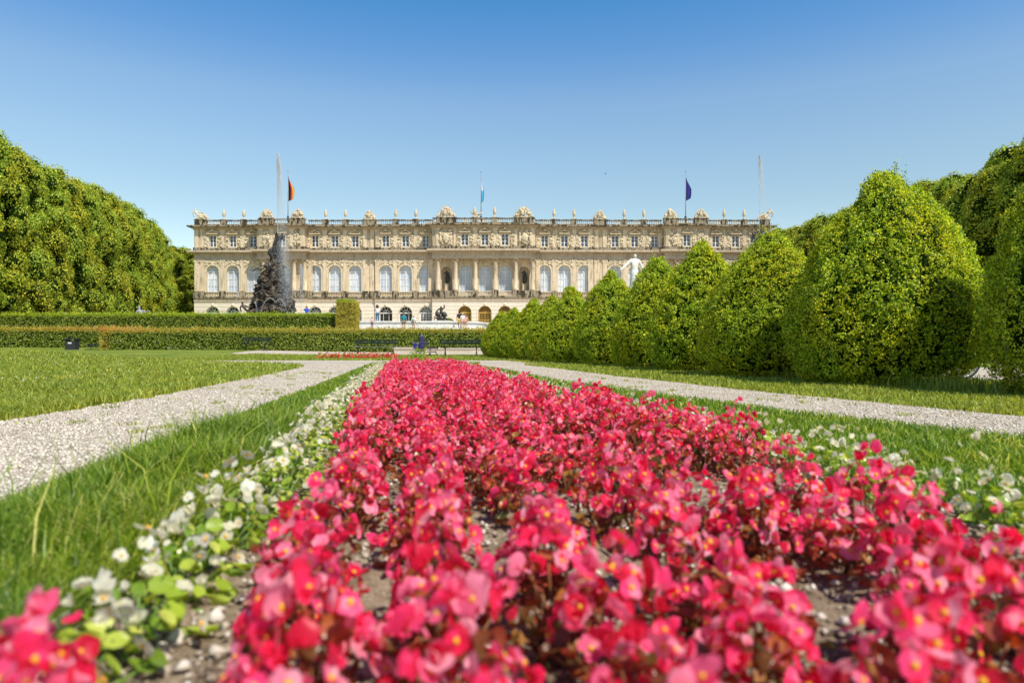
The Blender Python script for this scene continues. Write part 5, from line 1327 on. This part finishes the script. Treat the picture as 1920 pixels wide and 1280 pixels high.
# bicycle standing behind the bushes
xb, yb = wx(1815, 10.4), 10.4
t = thing('bicycle', 'parked bicycle, only its wheel showing in the gap between the two nearest bushes', 'bicycle', (xb + .35, yb, .006), .12)
rub = plain('tyre rubber', (.03, .03, .03), .7); met = plain('bare metal', (.35, .35, .36), .35, .5, .6); fr_ = plain('frame paint', (.05, .06, .07), .35, .5)
def ringm(r, tr, n=28): 
    b = B(); b.tube([(r * math.cos(2 * PI * i / n), 0, r * math.sin(2 * PI * i / n)) for i in range(n + 1)], tr, 6); return b
for cx_ in (-.5, .52):
    w = link('wheel', ringm(.30, .012).mesh('wheel', met, True), t, (cx_, 0, .345))
    link('tyre', ringm(.325, .02).mesh('tyre', rub, True), w)
    b = B()
    for k in range(18): a = 2 * PI * k / 18; b.tube([(0, 0, 0), (.3 * math.cos(a), 0, .3 * math.sin(a))], .0022, 3)
    b.tube([(0, -.04, 0), (0, .04, 0)], .02, 8); link('spokes', b.mesh('spokes', met), w)
b = B(); A_, B_, C_, D_, E_ = (-.5, 0, .345), (-.02, 0, .30), (-.16, 0, .80), (.36, 0, .84), (.52, 0, .345)
for p_, q_ in ((A_, B_), (A_, C_), (B_, C_), (C_, D_), (B_, D_), (D_, E_)): b.tube([p_, q_], .016, 6)
link('frame', b.mesh('frame', fr_, True), t)
b = B(); b.tube([C_, (-.19, 0, .93)], .013, 6); b.blob((-.19, 0, .95), (.14, .07, .035), nse=0, seg=(10, 6)); link('saddle', b.mesh('saddle', rub, True), t)
b = B(); b.tube([D_, (.34, 0, 1.0)], .013, 6); b.tube([(.28, -.27, 1.02), (.36, -.1, 1.0), (.36, .1, 1.0), (.28, .27, 1.02)], .013, 6); link('handlebar', b.mesh('handlebar', met, True), t)
b = B(); b.tube([(-.02, -.06, .30), (.12, -.06, .22)], .01, 6); b.box(.08, .18, -.13, -.06, .2, .225); b.tube([(-.02, .06, .30), (-.16, .06, .38)], .01, 6); b.box(-.22, -.12, .06, .13, .37, .395); link('crank', b.mesh('crank', met), t)
# bird far up
b = B(); b.blob((0, 0, 0), (.2, .07, .07), nse=.1); 
for s in (-1, 1): b.add([(.06, 0, .03), (-.08, 0, .03), (-.06, s * .36, .12), (.04, s * .34, .12)], [(0, 1, 2, 3)])
o = link('bird', b.mesh('bird', M['iron']), None, (wx(1135, 150), 150, wz(326, 150)), (0, .1, .6)); tag(o, 'tiny dark bird flying in the blue sky above the palace', 'bird')

# ================================================================== CAMERA, LIGHT, SKY
cam = bpy.data.cameras.new('camera'); co = bpy.data.objects.new('camera', cam); COL.objects.link(co)
cam.sensor_width = 36; cam.lens = 24; co.location = (0, 0, CH); co.rotation_euler = (PI / 2, 0, 0)
cam.shift_y = (HY - 640) / 1920; cam.clip_start = .05; cam.clip_end = 6000
cam.dof.use_dof = True; cam.dof.focus_distance = 13.0; cam.dof.aperture_fstop = 3.0
sc.camera = co
az = Vector((.63, -.775)); el = math.radians(53.5)
sd = Vector((az.x * math.cos(el), az.y * math.cos(el), math.sin(el))).normalized()
L = bpy.data.lights.new('sun', 'SUN'); L.energy = 5.0; L.angle = math.radians(.5); L.color = (1, .95, .85)
lo = bpy.data.objects.new('sun', L); COL.objects.link(lo); lo.rotation_euler = (-sd).to_track_quat('-Z', 'Y').to_euler(); lo.location = (20, -20, 40)
w = bpy.data.worlds.new('World'); sc.world = w; w.use_nodes = True; nt = w.node_tree; nt.nodes.clear()
sk = N(nt, 'ShaderNodeTexSky', sky_type='NISHITA'); sk.sun_disc = False; sk.sun_elevation = el; sk.sun_rotation = math.atan2(az.x, az.y)
sk.altitude = 500; sk.air_density = 1.0; sk.dust_density = .6; sk.ozone_density = 1.6
hs_ = N(nt, 'ShaderNodeHueSaturation'); hs_.inputs['Saturation'].default_value = 1.17; hs_.inputs['Value'].default_value = 1.2; nt.links.new(sk.outputs[0], hs_.inputs['Color'])
bg = N(nt, 'ShaderNodeBackground'); bg.inputs['Strength'].default_value = .15
ow = N(nt, 'ShaderNodeOutputWorld'); tc_ = N(nt, 'ShaderNodeTexCoord'); sz_ = N(nt, 'ShaderNodeSeparateXYZ'); nt.links.new(tc_.outputs['Generated'], sz_.inputs[0])
rp_ = ramp(nt, sz_.outputs['Z'], [(0, (1.3, 1.08, .84)), (.2, (1.33, 1.10, .84)), (.265, (1.4, 1.18, .93)), (.333, (1.38, 1.21, 1.02)), (.396, (.9, 1.07, 1.08)), (.454, (.57, .99, 1.08)), (.56, (.38, .62, .76)), (.8, (.22, .36, .48))])
nt.links.new(mixc(nt, 1., hs_.outputs[0], rp_, 'MULTIPLY'), bg.inputs[0]); nt.links.new(bg.outputs[0], ow.inputs[0])
sc.view_settings.view_transform = 'Standard'; sc.view_settings.look = 'None'; sc.view_settings.exposure = 0
try: sc.cycles.max_bounces = 6; sc.cycles.diffuse_bounces = 3; sc.cycles.use_denoising = True
except Exception: pass
